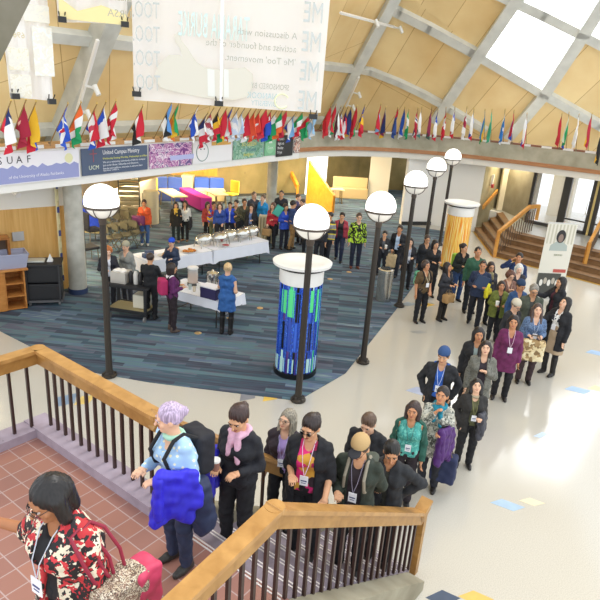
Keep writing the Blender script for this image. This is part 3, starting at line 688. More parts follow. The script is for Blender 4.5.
# ------------------------------------------------------------------ entrance stairs on the right
A = [Vector((6.72, 23.3, 0)), Vector((6.42, 19.6, 0)), Vector((9.15, 16.9, 0)), Vector((13.5, 13.2, 0))]
B = [P(503, 212, .62), P(516, 231, .62), P(600, 250, .62), Vector((15.2, 15.2, 0))]
tr_m = wood('#8c6c4a', '#745638', (3, 3, 3), .6); NS = 4
mb = MB()
for k in range(NS):
    for i in range(3):
        lo = [A[j].lerp(B[j], k/NS) for j in (i, i+1)]; hi = [A[j].lerp(B[j], 1.0) for j in (i, i+1)]
        mb.prism([(p.x, p.y) for p in (lo[0], lo[1], hi[1], hi[0])], k*.155 if k else 0, (k+1)*.155)
struct(mb.build('stairs', [tr_m])); bpy.data.objects['stairs'].name = 'floor_stairs'
mb = MB()
for k in range(NS):
    pl = [A[j].lerp(B[j], k/NS) for j in range(4)]
    for a, b in zip(pl[:-1], pl[1:]): mb.bar(a+Vector((0, 0, (k+1)*.155+.004-a.z)), b+Vector((0, 0, (k+1)*.155+.004-b.z)), .05, .012)
struct(mb.build('trim_nosing', mat('#5f4630', .6)))
pf = MB(); pf.prism([(B[0].x, B[0].y), (B[1].x, B[1].y), (B[2].x, B[2].y), (15.2, 15.2), (18, 18), (14.5, 23), (10, 28), (6.9, 26.5)], .3, .62); struct(pf.build('floor_platform', mat('#a9aaa6', .3, var=.1)))
yl = MB(); 
for a, b in zip(A[:3], A[1:]): yl.bar(a+Vector((-.02, -.05, .004)), b+Vector((-.02, -.05, .004)), .1, .008)
struct(yl.build('trim_edge', mat('#c79f3d', .5)))
# recess walls and doors
cr = concrete('#b5ae92', '#9c9578', 2)
wall('wall_recess', (6.75, 23.35), (8.1, 25.6), 0, 2.95, cr); wall('wall_recess_side', (8.1, 25.6), (8.62, 22.75), 0, 2.95, concrete('#a39c86', '#8f8872', 2), .12)
wall('trim_recess', (8.0, 25.0), (8.25, 25.0), .5, 2.95, mat('#e4dcc4', .6))
D0 = P(525, 222, .62); D1 = P(600, 238, .62); dd = (D1-D0).normalized(); D2 = D0+dd*6.4
dk = mat('#3b3a38', .35); nrm = Vector((dd.y, -dd.x, 0))
def dpt(k, z): return Vector((D0.x+dd.x*k, D0.y+dd.y*k, z))
Ld = (D1-D0).length
glass = MATS.setdefault('glass', None)
gm_, nt, b = nm('door_glass'); b.inputs['Base Color'].default_value = (1, 1, 1, 1); b.inputs['Alpha'].default_value = .18; b.inputs['Roughness'].default_value = .05; glass = gm_
ks = [0, 1.02, 2.04, 3.06, 4.1, 5.1]
for i, (k0, k1) in enumerate(((0, 1.28), (1.28, 2.36), (2.36, 3.44), (3.44, 4.6))):
    base = struct(MB().bar(dpt(k0, .66), dpt(k1, .66), .1, .16).build('door_%d' % (i+1), dk)); fr_ = MB()
    fr_.bar(dpt(k0, 2.72), dpt(k1, 2.72), .1, .14); w_ = .05 if i == 0 else .085
    for kk in (k0+w_, k1-w_): fr_.bar(dpt(kk, .62), dpt(kk, 2.78), .16, .1, up=dd) if False else fr_.box(dpt(kk, 1.7), (w_*2, .1, 2.15), rz=atan2(dd.y, dd.x))
    if i: fr_.bar(dpt(k0, 1.06), dpt(k1, 1.06), .06, .05)
    fr_.build('door_frame', dk, base)
    g = MB(); g.box(dpt((k0+k1)/2, 1.7), (k1-k0-.1, .015, 2.1), rz=atan2(dd.y, dd.x)); g.build('pane', glass, base)
    if i: h_ = MB(); p0 = dpt(k1-.2, 1.55)+nrm*.1; h_.tube([dpt(k1-.13, 1.35)+nrm*.05, p0-Vector((0, 0, .2)), p0+Vector((0, 0, .25)), dpt(k1-.13, 1.85)+nrm*.05], .015, 8); h_.build('door_handle', mat('#d8d4c8', .25, metal=.9), base)
    if i == 2: MB().box(dpt(k0, 1.68)+nrm*.06, (.07, .04, 2.15), rz=atan2(dd.y, dd.x)).build('astragal', mat('#cdb777', .4), base)
# the snowy forecourt outside
gr = MB(); gr.prism([(6.9, 26), (10.5, 20.9), (16, 15), (40, 20), (40, 60), (0, 60)], .2, .6); struct(gr.build('floor_outside', mat('#f4f6fb', .8)))
ow = MB(); c = dpt(.2, 2)-nrm*2.6; ow.box((c.x, c.y, 1.75), (.9, .3, 2.3), rz=atan2(dd.y, dd.x)); struct(ow.build('wall_outside', mat('#d4d0c2', .8)))
cn = empty('snow_marker', dpt(.92, .62)-nrm*1.2, 'red and white banded post outside the left door pane', 'marker post')
for k, (c_, z0, z1, r_) in enumerate((('#e2503a', 0, .42, .11), ('#f4f0ec', .42, .6, .08), ('#e2503a', .6, .82, .075), ('#f4f0ec', .82, 1.05, .06), ('#e2503a', 1.05, 1.3, .055))):
    q = MB(); q.lathe((0, 0, 0), [(r_, z0), (r_*.85, z1), (0, z1)], 14); q.build('post_band', mat(c_, .5), cn)
# wood handrails of the entrance stairs
hw = wood('#cf9645', '#b97c2d', (3, 3, 3), .4)
def stair_rail(label, pts, w, h, balsets, posts, wm=hw, bm_=None, tw_=.025):
    o = empty('stair_railing', pts[0], label, 'railing'); L0 = Vector(pts[0]); mb = MB()
    for a, b in zip(pts[:-1], pts[1:]): 
        e = (Vector(b)-Vector(a)).normalized()*w*.3; mb.bar(Vector(a)-L0-e, Vector(b)-L0+e, w, h)
    mb.build('handrail', wm, o)
    for a, b, ww in posts: q = MB(); q.bar(Vector(a)-L0, Vector(b)-L0, ww, ww, up=Vector((1, 0, 0))); q.build('newel_post', wm, o)
    for (a0, a1, b0_, b1_, n_) in balsets:
        for k in range(n_):
            t = (k+.5)/n_; q = MB(); q.bar(Vector(a0).lerp(Vector(a1), t)-L0, Vector(b0_).lerp(Vector(b1_), t)-L0, tw_, tw_, up=Vector((1, 0, 0))); q.build('baluster', bm_ or mat('#5e4a38', .5), o)
    return o
r0 = Vector((6.42, 19.45, 0)); rA = P(492, 239, .8); rB = Vector((P(525, 217, 1.62))); rB = P(524, 216, 1.5); rC = P(536, 215, 1.5)
rA = Vector((r0.x, r0.y, .86)); rBb = P(533, 231, .62); rB2 = Vector((rBb.x-.35, rBb.y-.15, 1.5)); rC = Vector((rBb.x+.05, rBb.y+.05, 1.52))
stair_rail('golden wooden handrail with dark balusters at the left of the entrance stairs', [rA, rB2, rC], .09, .13, [(Vector((r0.x+.1, r0.y+.03, .1)), Vector((rC.x-.1, rC.y-.1, .66)), rA+Vector((.1, .03, 0)), rC-Vector((.1, .1, .03)), 13)],
           [(r0, rA+Vector((0, 0, .03)), .1), (rC+Vector((0, 0, .02)), rC-Vector((0, 0, .5)), .09)])
q0 = P(584, 272, 0); q0 = P(583, 270, .1); q1 = q0+Vector((0, 0, .85)); q2 = P(605, 214, 1.5)
stair_rail('golden wooden handrail at the right of the entrance stairs beyond the pull up banner', [q1, q2], .09, .13, [(q0+Vector((.1, .05, .12)), q2-Vector((.1, .1, .9)), q1+Vector((.1, .05, 0)), q2-Vector((.1, .1, 0)), 8)], [(q0, q1+Vector((0, 0, .03)), .1)])
w0 = Vector((6.85, 23.3, .95)); w1 = Vector((7.75, 24.8, 1.4)); o = MB().bar(w0+Vector((.02, -.1, .05)), w1+Vector((.02, -.1, .05)), .07, .16).build('wall_handrail', hw); tag(o, 'golden wooden handrail fixed to the concrete wall beside the entrance stairs', 'handrail')
al = MB().box((7.35, 24.18, 1.95), (.12, .08, .45), rz=atan2(2.25, 1.35)).build('fire_alarm', mat('#efece6', .5)); tag(al, 'small white and red alarm fitting on the concrete wall above the handrail', 'alarm')
MB().box((7.37, 24.13, 1.72), (.16, .08, .14), rz=atan2(2.25, 1.35)).build('alarm_pull', mat('#b5343a', .5), al)
# ------------------------------------------------------------------ columns
cc_ = concrete('#c9c7bc', '#aaa89c', 3)
def column(x, y, r, m, lab=None):
    mb = MB(); mb.lathe((x, y, 0), [(r, .012), (r, 2.86)], 32); o = struct(mb.build('wall_column', m)); b_ = MB(); b_.lathe((x, y, 0), [(r+.02, .012), (r+.02, .13), (r, .13)], 32); b_.build('column_base', mat('#2e3f63', .6), o); return o
c = P(79, 294, 0); column(c.x-.05, c.y+.1, .2, cc_); c = P(271, 214, 0); column(c.x, c.y-.4, .2, cc_)
mb = MB(); c = P(377, 197, 0); mb.box((c.x, c.y, 1.4), (1.0, .7, 2.9), rz=-.1); struct(mb.build('wall_pier', mat('#dfd9c9', .7)))
mb = MB(); a = P(310, 190, 0); mb.box((.35, 29.3, 1.4), (1.3, .1, 2.9), rz=.75); struct(mb.build('window_9', mat('#eef1f3', .6, emit=.8)))
# ------------------------------------------------------------------ globe lamps
pole = mat('#3a342e', .45, metal=.3); cage = mat('#5a5048', .4, metal=.5)
gl = mat('#fffdf8', .25, emit=1.3); glo = mat('#e9e4da', .2, emit=.25)
LP = [(-3.22, 9.2, 'leftmost black pole lamp with a white glass globe near the concrete column'), (.09, 8.83, 'nearest black pole lamp with a white globe in front of the round kiosk'), (1.31, 10.5, 'black pole lamp with a white globe, second from the kiosk along the carpet edge'),
      (2.47, 13.87, 'black pole lamp with a white globe behind the steel bin, third from the kiosk'), (3.6, 17.25, 'black pole lamp with a white globe, second from the far end of the row'), (4.8, 20.6, 'farthest and highest looking pole lamp with a white globe, by the orange kiosk')]
for x, y, lab in LP:
    o = empty('globe_lamp', (x, y, 0), lab, 'lamp', atan2(-x, y) if False else 0, 'pole lamps with white globes'); zc = 3.07; R_ = .272
    q = MB(); q.lathe((0, 0, 0), [(.075, .012), (.062, .05), (.056, .3), (.05, 2.76), (0, 2.76)], 20); q.build('pole', pole, o)
    q = MB(); q.lathe((0, 0, 0), [(.13, .012), (.13, .04), (.085, .06), (.075, .1)], 20)
    for k in range(4): q.lathe((.105*cos(k*pi/2+.6), .105*sin(k*pi/2+.6), 0), [(.02, .04), (.02, .07), (0, .075)], 8)
    q.build('base_plate', pole, o)
    q = MB(); q.lathe((0, 0, 0), [(.05, 2.70), (.062, 2.74), (.062, 2.80), (.02, 2.82)], 20); q.build('collar', cage, o)
    pr = [(R_*cos(t), zc+R_*sin(t)) for t in np.linspace(-.28, pi/2, 15)]; q = MB(); q.lathe((0, 0, 0), [(r_, z_) for r_, z_ in pr], 36); q.build('globe', gl, o)
    pr = [(R_*cos(t)*.985, zc+R_*sin(t)) for t in np.linspace(-1.4, -.28, 9)]; q = MB(); q.lathe((0, 0, 0), pr, 36); q.build('lower_glass', glo, o)
    zr = zc-R_*sin(.28); rr = R_*cos(.28); q = MB(); q.lathe((0, 0, 0), [(rr, zr-.022), (rr+.022, zr-.022), (rr+.022, zr+.012), (rr, zr+.012)], 36); q.build('ring', cage, o)
    for k in range(6):
        a = k*pi/3+.35; q = MB(); q.tube([((R_+.012)*cos(t)*cos(a), (R_+.012)*cos(t)*sin(a), zc+(R_+.012)*sin(t)) for t in np.linspace(-.3, -1.25, 9)], .0085, 6); q.build('cage_rib', cage, o, fix=False)
# ------------------------------------------------------------------ kiosks
def kiosk(x, y, ztop, label, kind):
    o = empty('info_kiosk', (x, y, 0), label, 'kiosk'); R_ = .37
    q = MB(); q.lathe((0, 0, 0), [(R_+.03, .012), (R_+.03, .1), (R_, .1)], 36); q.build('plinth', mat('#101216', .4), o)
    mt, nt, b = nm('poster_wrap'); L = nt.links; N = nt.nodes; tc = N.new('ShaderNodeTexCoord'); sp = N.new('ShaderNodeSeparateXYZ'); L.new(tc.outputs['Object'], sp.inputs[0])
    at = N.new('ShaderNodeMath'); at.operation = 'ARCTAN2'; L.new(sp.outputs[1], at.inputs[0]); L.new(sp.outputs[0], at.inputs[1])
    cb = N.new('ShaderNodeCombineXYZ'); L.new(at.outputs[0], cb.inputs[0]); L.new(sp.outputs[2], cb.inputs[1])
    if kind == 'blue':
        v = N.new('ShaderNodeTexBrick'); v.inputs['Scale'].default_value = 1; v.inputs['Brick Width'].default_value = .16; v.inputs['Row Height'].default_value = .55; v.offset = .0; v.inputs['Mortar Size'].default_value = .012
        v.inputs['Color1'].default_value = (0, 0, 0, 1); v.inputs['Color2'].default_value = (1, 1, 1, 1); v.inputs['Mortar'].default_value = (.35, .35, .35, 1); L.new(cb.outputs[0], v.inputs['Vector'])
        s2 = N.new('ShaderNodeSeparateColor'); L.new(v.outputs['Color'], s2.inputs[0])
        r = ramp(nt, [(0, '#12161f'), (.22, '#2850b8'), (.42, '#0d0f16'), (.56, '#3c6fe0'), (.7, '#5a3f86'), (.8, '#4fdc86'), (.93, '#c9f0ea')], 'CONSTANT'); L.new(s2.outputs[0], r.inputs['Fac'])
        L.new(r.outputs['Color'], b.inputs['Base Color'])
    else:
        w_ = N.new('ShaderNodeTexNoise'); w_.inputs['Scale'].default_value = 1; mp = N.new('ShaderNodeMapping'); mp.inputs['Scale'].default_value = (14, 1.2, 1); L.new(cb.outputs[0], mp.inputs[0]); L.new(mp.outputs[0], w_.inputs['Vector'])
        r = ramp(nt, [(.3, '#e0672a'), (.45, '#f3a53a'), (.55, '#f8d873'), (.7, '#f7e8bc')]); L.new(w_.outputs['Fac'], r.inputs['Fac']); L.new(r.outputs['Color'], b.inputs['Base Color'])
    b.inputs['Roughness'].default_value = .25
    q = MB(); q.lathe((0, 0, 0), [(R_, .1), (R_, ztop-.33)], 48); q.build('display', mt, o)
    if kind == 'blue':
        for k in range(9):
            a = radians(200+k*19); s_ = MB(); s_.bar(((R_+.006)*cos(a), (R_+.006)*sin(a), .12), ((R_+.006)*cos(a), (R_+.006)*sin(a), ztop-.34), .05, .012, up=Vector((cos(a), sin(a), 0))); s_.build('light_strip', pattern('noise', ['#1f4fd6', '#16307e', '#4d8af0'], 40, .3), o)
        for k, (a, z_, h_) in enumerate(((225, 1.25, .42), (248, 1.2, .5), (300, 1.3, .4), (330, 1.1, .6))):
            a = radians(a); s_ = MB(); s_.bar(((R_+.004)*cos(a), (R_+.004)*sin(a), z_), ((R_+.004)*cos(a), (R_+.004)*sin(a), z_+h_), .12, .012, up=Vector((cos(a), sin(a), 0))); s_.build('poster', mat('#57e08c', .4), o)
        for k in range(6):
            a = radians(205+k*26); s_ = MB(); s_.bar(((R_+.005)*cos(a), (R_+.005)*sin(a), .13), ((R_+.005)*cos(a), (R_+.005)*sin(a), .4), .1, .012, up=Vector((cos(a), sin(a), 0))); s_.build('poster', mat('#bfe8e2', .4), o)
    q = MB(); q.lathe((0, 0, 0), [(R_+.01, ztop-.34), (R_+.02, ztop-.32), (R_+.02, ztop-.04), (R_+.14, ztop-.02), (R_+.15, ztop+.03), (R_+.05, ztop+.05), (R_-.05, ztop), (0, ztop)], 48); q.build('top_drum', mat('#f4f3ef', .35), o)
    q = MB(); q.lathe((0, 0, 0), [(R_+.045, ztop-.075), (R_+.055, ztop-.075), (R_+.055, ztop-.05), (R_+.045, ztop-.05)], 48); q.build('band', mat('#1c1c1c', .4), o); return o
c = P(294, 379, 0); kiosk(c.x, c.y+.33, 2.1, 'round kiosk wrapped in blue, black and green panels under a white disc top', 'blue')
c = P(449, 272, 0); kiosk(c.x+.15, c.y+.35, 2.04, 'round kiosk wrapped in orange and yellow under a white disc top near the white wall', 'orange')
# ------------------------------------------------------------------ foreground landing and flight
LZ = 1.47; RZ = 2.41
N_ = P(157, 415, RZ); Lc = P(38, 349, RZ); Q_ = P(275, 507, RZ-.02); E_ = P(420, 512, .88)
N_.z = Lc.z = Q_.z = 0; E_.z = 0; u = (E_-Q_); FLEN = u.length; u.normalize(); ev = (N_-Lc).normalized()
def G(a, t, z=0): return N_ + ev*a + u*t + Vector((0, 0, z))       # across, down the flight
aQ = (Q_-N_).dot(ev); det = ev.x*u.y-ev.y*u.x
def inv(p): v = Vector((p[0], p[1], 0))-N_; return ((v.x*u.y-v.y*u.x)/det, (ev.x*v.y-ev.y*v.x)/det)
AQ, TQ = inv(Q_); NSTEP = 9; TREAD = (FLEN+.05)/NSTEP
def ground(x, y):
    a, t = inv((x, y)); 
    return LZ if t <= 0 else max(0, LZ*(1-(int(t/TREAD)+1)/NSTEP))
def stair_place(head, h):
    best = None
    for k in range(1, NSTEP):
        gz = LZ*(1-k/NSTEP); q = P(head[0], head[1], gz+h); e_ = abs(ground(q.x, q.y)-gz)
        if best is None or e_ < best[0]: best = (e_, gz, (q.x, q.y))
    return best[1], best[2]
tile, nt, b = nm('clay_tiles'); L_ = nt.links; tc = nt.nodes.new('ShaderNodeTexCoord'); mp = nt.nodes.new('ShaderNodeMapping'); mp.inputs['Rotation'].default_value = (0, 0, -atan2(ev.y, ev.x))
bk = nt.nodes.new('ShaderNodeTexBrick'); bk.offset = 0; bk.inputs['Scale'].default_value = 1; bk.inputs['Brick Width'].default_value = .18; bk.inputs['Row Height'].default_value = .18; bk.inputs['Mortar Size'].default_value = .005
bk.inputs['Color1'].default_value = lin('#956a60'); bk.inputs['Color2'].default_value = lin('#a47363'); bk.inputs['Mortar'].default_value = lin('#b39c98')
L_.new(tc.outputs['Object'], mp.inputs[0]); L_.new(mp.outputs[0], bk.inputs['Vector']); L_.new(bk.outputs['Color'], b.inputs['Base Color']); b.inputs['Roughness'].default_value = .4
def quad(a0, a1, t0, t1): return [(p.x, p.y) for p in (G(a0, t0), G(a1, t0), G(a1, t1), G(a0, t1))]
UF = Vector((cos(radians(38)), sin(radians(38)), 0)); fa_, ft_ = inv(N_+UF)
def FA_(t): return t*fa_/ft_       # the far side of the flight closes in as it goes down
AL = (Lc-N_).dot(ev); mb = MB(); mb.prism(quad(AL-.1, AQ+.12, -4.2, 0), .0, LZ); struct(mb.build('floor_landing', tile))
stp = concrete('#9a8e98', '#7d727a', 6); mb = MB(); nz_ = MB()
for k in range(1, NSTEP):
    z = LZ*(1-k/NSTEP); mb.prism([(p.x, p.y) for p in (G(FA_((k-1)*TREAD)-.1, (k-1)*TREAD), G(AQ+.0, (k-1)*TREAD), G(AQ+.0, k*TREAD), G(FA_(k*TREAD)-.1, k*TREAD))], 0, z)
for k in range(0, NSTEP):
    z = LZ*(1-k/NSTEP)
    if z <= 0: continue
    for off_ in (.015, .045): nz_.bar(G(FA_(k*TREAD)+.02, k*TREAD-off_, z+.003), G(AQ-.01, k*TREAD-off_, z+.003), .012, .006)
struct(mb.build('floor_flight', stp)); struct(nz_.build('trim_step_nosing', mat('#d9d2cf', .4)))
curb = concrete('#a89aa6', '#8f818c', 5)
mb = MB(); mb.prism(quad(AL-.2, AL+.03, -4.2, .12), LZ-.3, LZ+.09); mb.prism(quad(AL-.2, .02, -.11, .12), LZ-.3, LZ+.1); struct(mb.build('trim_curb', curb))
side = concrete('#a39c86', '#857d68', 2.5); mb = MB()
def ramp_wall(mb, a0, a1, t0, t1, z0, z1):
    vs = [G(a0, t0, 0), G(a1, t0, 0), G(a1, t1, 0), G(a0, t1, 0), G(a0, t0, z0), G(a1, t0, z0), G(a1, t1, z1), G(a0, t1, z1)]
    mb.add(vs, [(0, 3, 2, 1), (4, 5, 6, 7), (0, 1, 5, 4), (1, 2, 6, 5), (2, 3, 7, 6), (3, 0, 4, 7)])
ramp_wall(mb, AQ, AQ+.2, TQ-.0, FLEN+TQ-.06, LZ+.09, .12); ramp_wall(mb, AQ, AQ+.2, -4.2, TQ, LZ+.09, LZ+.09); struct(mb.build('wall_stringer', side))
mb = MB(); vs = [G(FA_(t)+o_, t, z_) for z_ in (0, 1) for t, o_ in ((0, -.2), (0, 0), (FLEN, 0), (FLEN, -.2))]
for i_ in range(4, 8): vs[i_].z = LZ+.09 if i_ in (4, 5) else .14
mb.add(vs, [(0, 3, 2, 1), (4, 5, 6, 7), (0, 1, 5, 4), (1, 2, 6, 5), (2, 3, 7, 6), (3, 0, 4, 7)]); struct(mb.build('wall_stringer_far', side))
rw = wood('#c09256', '#a27640', (5, 5, 5), .3); rw2 = wood('#b38648', '#956a34', (5, 5, 5), .35); bal = mat('#3b2620', .4)
def fore_rail(label, pts, runs, posts):
    """wooden two part handrail over dark square balusters"""
    o = empty('stair_railing', pts[0], label, 'railing'); L0 = Vector(pts[0]); t_ = MB(); lo = MB()
    for a, b in zip(pts[:-1], pts[1:]):
        a = Vector(a)-L0; b = Vector(b)-L0; e = (b-a).normalized()*.03
        t_.bar(a-e, b+e, .13, .035); lo.bar(a-e-Vector((0, 0, .075)), b+e-Vector((0, 0, .075)), .085, .12)
    for p in pts[1:-1]: p = Vector(p)-L0; t_.lathe(p+Vector((0, 0, -.0175)), [(.068, 0), (.068, .038), (0, .038)], 20); lo.lathe(p+Vector((0, 0, -.135)), [(.044, 0), (.044, .12), (0, .12)], 20)
    t_.build('handrail', rw, o); lo.build('rail_board', rw2, o)
    for a0, a1, h0, n_ in runs:
        for k in range(n_):
            p = Vector(a0).lerp(Vector(a1), (k+.5)/n_)-L0; q = MB(); q.bar(p, p+Vector((0, 0, h0)), .026, .026, up=Vector((ev.x, ev.y, 0))); q.build('baluster', bal, o)
    for a, b in posts: q = MB(); q.bar(Vector(a)-L0, Vector(b)-L0, .07, .07, up=Vector((ev.x, ev.y, 0))); q.build('newel_post', rw2, o)
    return o
zr = RZ
left_far = G(AL, -4.3, zr)
fore_rail('wooden handrail with dark balusters around the far edge of the tiled landing', [left_far, G(AL, 0, zr), G(0, 0, zr), N_+UF*1.95+Vector((-.04, .05, .98))],
          [(G(AL-.05, -3.9, LZ+.08), G(AL-.05, -.02, LZ+.08), .8, 22), (G(AL, .03, LZ+.08), G(-.05, .03, LZ+.08), .8, 13), (G(FA_(.1)-.08, .1, LZ+.04), N_+UF*1.92+Vector((-.05, .06, .2)), .75, 13)], [(G(-.0, .05, RZ-.36), G(-.0, .05, RZ-.0)), (G(.06, .05, RZ-.36), G(.06, .05, RZ-.0))])
z1 = .88; Qt = Vector((Q_.x, Q_.y, RZ-.03)); Et = Vector((E_.x, E_.y, z1)); near0 = P(150, 627, RZ-.03); nd = (near0-Qt); nd.z = 0; nd.normalize(); NL = Qt+nd*2.1
up_ = Et+Vector((u.x*.12, u.y*.12, .07))
fore_rail('wooden handrail with dark balusters down the near side of the stairs', [NL, Qt, Et, up_],
          [(Qt+nd*1.9-Vector((0, 0, .84)), Qt-Vector((0, 0, .84)), .75, 14), (Qt-Vector((0, 0, .84)), Et-Vector((0, 0, .76)), .74, 20)], [(Et+u*.1-Vector((0, 0, .88)), Et+u*.1+Vector((0, 0, .05)))])
# ------------------------------------------------------------------ left side furniture
fw_ = wood('#c98c4c', '#b37334', (3, 3, 8), .4)
tw0 = Vector((.81, .59, 0)).normalized(); aw = atan2(.59, .81)
def lx(o, k, d, z): return Vector((o.x+cos(aw)*k+sin(aw)*d, o.y+sin(aw)*k-cos(aw)*d, z))
c0 = Vector((-6.58+.26, 11.78+.16, 0))
cab = empty('cabinet', c0, 'light wooden cabinet with three open cubbies at the left edge under the wood wall', 'cabinet', aw)
q = MB(); q.box((-.75, 0, .47), (1.35, .55, .87)); q.build('body', fw_, cab)
q = MB(); q.box((.12, .25, .47), (.4, .04, .87)); q.box((-.06, 0, .47), (.03, .52, .87)); q.box((.32, 0, .47), (.03, .52, .87)); q.build('side_panel', fw_, cab)
for z in (.05, .33, .61): q = MB(); q.box((.13, 0, z), (.36, .5, .025)); q.build('shelf', fw_, cab)
q = MB(); q.box((-.52, 0, .92), (1.85, .62, .04), bev=.008); q.build('top', fw_, cab)
def sitem(name, mbf, m, label, cat, loc, rz=0, group=None, parent=None):
    o = mbf.build(name, m); o.location = loc; o.rotation_euler = (0, 0, rz); tag(o, label, cat, group); return o
q = MB(); q.add([(-.27, -.2, 0), (.27, -.2, 0), (.27, .2, 0), (-.27, .2, 0), (-.33, -.24, .3), (.33, -.24, .3), (.33, .24, .3), (-.33, .24, .3)], [(3, 2, 1, 0), (0, 1, 5, 4), (1, 2, 6, 5), (2, 3, 7, 6), (3, 0, 4, 7)])
q.box((0, -.24, .3), (.68, .02, .03)); q.box((0, .24, .3), (.68, .02, .03)); q.box((.33, 0, .3), (.02, .5, .03)); q.box((-.33, 0, .3), (.02, .5, .03))
tote = sitem('storage_tote', q, mat('#a9adc4', .4, alpha=.9), 'grey plastic storage tote on the wooden cabinet', 'storage bin', lx(c0, .12, 0.02, .942), aw)
q = MB(); q.box((0, 0, .1), (.5, .36, .16)); q.build('contents', mat('#7a7f9a', .6), tote)
fr = empty('wooden_box', lx(c0, -.05, -.22, .942), 'open fronted upright wooden box behind the grey tote', 'box', aw)
q = MB(); q.box((-.19, 0, .3), (.05, .3, .6)); q.box((.19, 0, .3), (.05, .3, .6)); q.box((0, 0, .03), (.4, .3, .05)); q.box((0, 0, .58), (.43, .32, .05)); q.box((0, .13, .3), (.36, .03, .55)); q.build('frame', wood('#a9713c', '#8a5527', (4, 4, 8)), fr)
q = MB(); q.box((0, .1, .3), (.33, .02, .5)); q.build('back_panel', mat('#6e5a4a', .5), fr)
q = MB(); q.lathe((0, 0, 0), [(.055, 0), (.06, .05), (.06, .17), (.025, .23), (.022, .28), (0, .28)], 16); bt = sitem('bottle', q, mat('#e7e9ee', .3), 'white and dark blue bottle on the cabinet left of the grey tote', 'bottle', lx(c0, -.38, .15, .942))
q = MB(); q.lathe((0, 0, 0), [(.062, .03), (.0625, .1), (.062, .1)], 16); q.build('bottle_label', mat('#27305a', .5), bt); q = MB(); q.lathe((0, 0, 0), [(.026, .26), (.026, .3), (0, .3)], 12); q.build('cap', mat('#22242c', .4), bt)
tv = empty('screen', lx(c0, -.75, -.1, .942), 'dark framed screen standing at the left edge of the photo on the cabinet', 'screen', aw)
q = MB(); q.box((0, 0, .4), (.8, .06, .72), bev=.01); q.build('frame', mat('#121214', .3), tv); q = MB(); q.box((0, -.035, .42), (.7, .01, .6)); q.build('panel', mat('#dfe2ea', .2), tv); q = MB(); q.box((.2, -.042, .42), (.3, .006, .14)); q.build('picture', mat('#b2332f', .3), tv); q = MB(); q.box((0, 0, .02), (.3, .2, .04)); q.build('base', mat('#121214', .3), tv)
c1 = (P(30, 303, 0)+P(61, 302, 0))/2+Vector((-.0, .12, 0)); a_ = atan2((P(61, 302)-P(30, 303)).y, (P(61, 302)-P(30, 303)).x)
c1 += Vector((.02, -.12, 0)); rk = empty('transport_cart', (c1.x, c1.y, 0), 'tall black two section catering cart on casters beside the wooden cabinet', 'cart', a_)
blk = mat('#232325', .6)
for z in (.34, .74): q = MB(); q.box((0, 0, z), (.72, .55, .37), bev=.02); q.box((0, -.285, z), (.62, .02, .29), bev=.008); q.build('bin_section', blk, rk)
q = MB(); q.box((0, 0, .95), (.78, .6, .05), bev=.01); q.build('top_tray', blk, rk); q = MB(); q.box((0, 0, .13), (.76, .58, .05)); q.build('base', mat('#5c5c5e', .5), rk)
for sx in (-1, 1):
    q = MB(); q.box((sx*.33, -.30, .54), (.035, .03, .8)); q.build('corner_post', mat('#3a3a3c', .5), rk)
    for sy in (-1, 1): q = MB(); q.tube([(sx*.3-.02, sy*.22, .065), (sx*.3+.02, sy*.22, .065)], .05, 14); q.build('caster', mat('#77787a', .4), rk)
q = MB(); q.box((0, 0, .02), (.36, .3, .02), bev=.006); q.box((0, 0, .035), (.3, .24, .012)); sitem('serving_tray', q, mat('#c9cdc6', .3, metal=.3), 'flat silver tray lying on top of the tall black cart', 'tray', (c1.x-.14*cos(a_), c1.y-.14*sin(a_), .975), a_)
q = MB(); q.add([(-.06, -.08, 0), (.06, -.08, 0), (.06, .08, 0), (-.06, .08, 0), (0, -.08, .15), (0, .08, .15)], [(0, 1, 4), (2, 3, 5), (1, 2, 5, 4), (3, 0, 4, 5)]); sitem('table_tent', q, mat('#f2f2f0', .5), 'folded white card standing on top of the tall black cart', 'card', (c1.x+.14*cos(a_), c1.y+.14*sin(a_), .976), a_)
sp = P(31, 248, 1.35); q = MB(); t_ = Vector((5.42, 5.02, 0)).normalized(); k = ((sp-Vector((-11, 8.4, 0))).dot(t_)); wp_ = Vector((-11, 8.4, 0))+t_*k; q.box((wp_.x+.03*t_.y, wp_.y-.03*t_.x, 1.42), (.24, .03, .2), rz=atan2(t_.y, t_.x)); tag(q.build('wall_box', mat('#b9b9b8', .4)), 'small grey metal box on the wood wall above the black cart', 'box')
k = ((P(31, 193, 2.6)-Vector((-11, 8.4, 0))).dot(t_)); wp_ = Vector((-11, 8.4, 0))+t_*k; q = MB(); q.tube([(wp_.x+.1, wp_.y-.15, 2.5), (wp_.x+.3, wp_.y-.3, 2.4)], .06, 14); q.box((wp_.x+.06, wp_.y-.06, 2.55), (.1, .12, .08)); tag(q.build('wall_spotlight', mat('#f0efec', .4)), 'small white spotlight under the balcony above the wood wall', 'light')
q = MB()
q.box((-5.63, 13.2, 1.4), (.04, .1, 2.3), mi=1)
for k in range(9):
    q.box((-5.63, 13.2, .35+k*.27), (.05, .12, .13), rz=aw, mi=k % 2)
tag(q.build('banded_strip', [mat('#3f4a86', .5), mat('#e4d9a9', .5)]), 'narrow vertical strip of blue and cream bands at the end of the wood wall', 'strip')
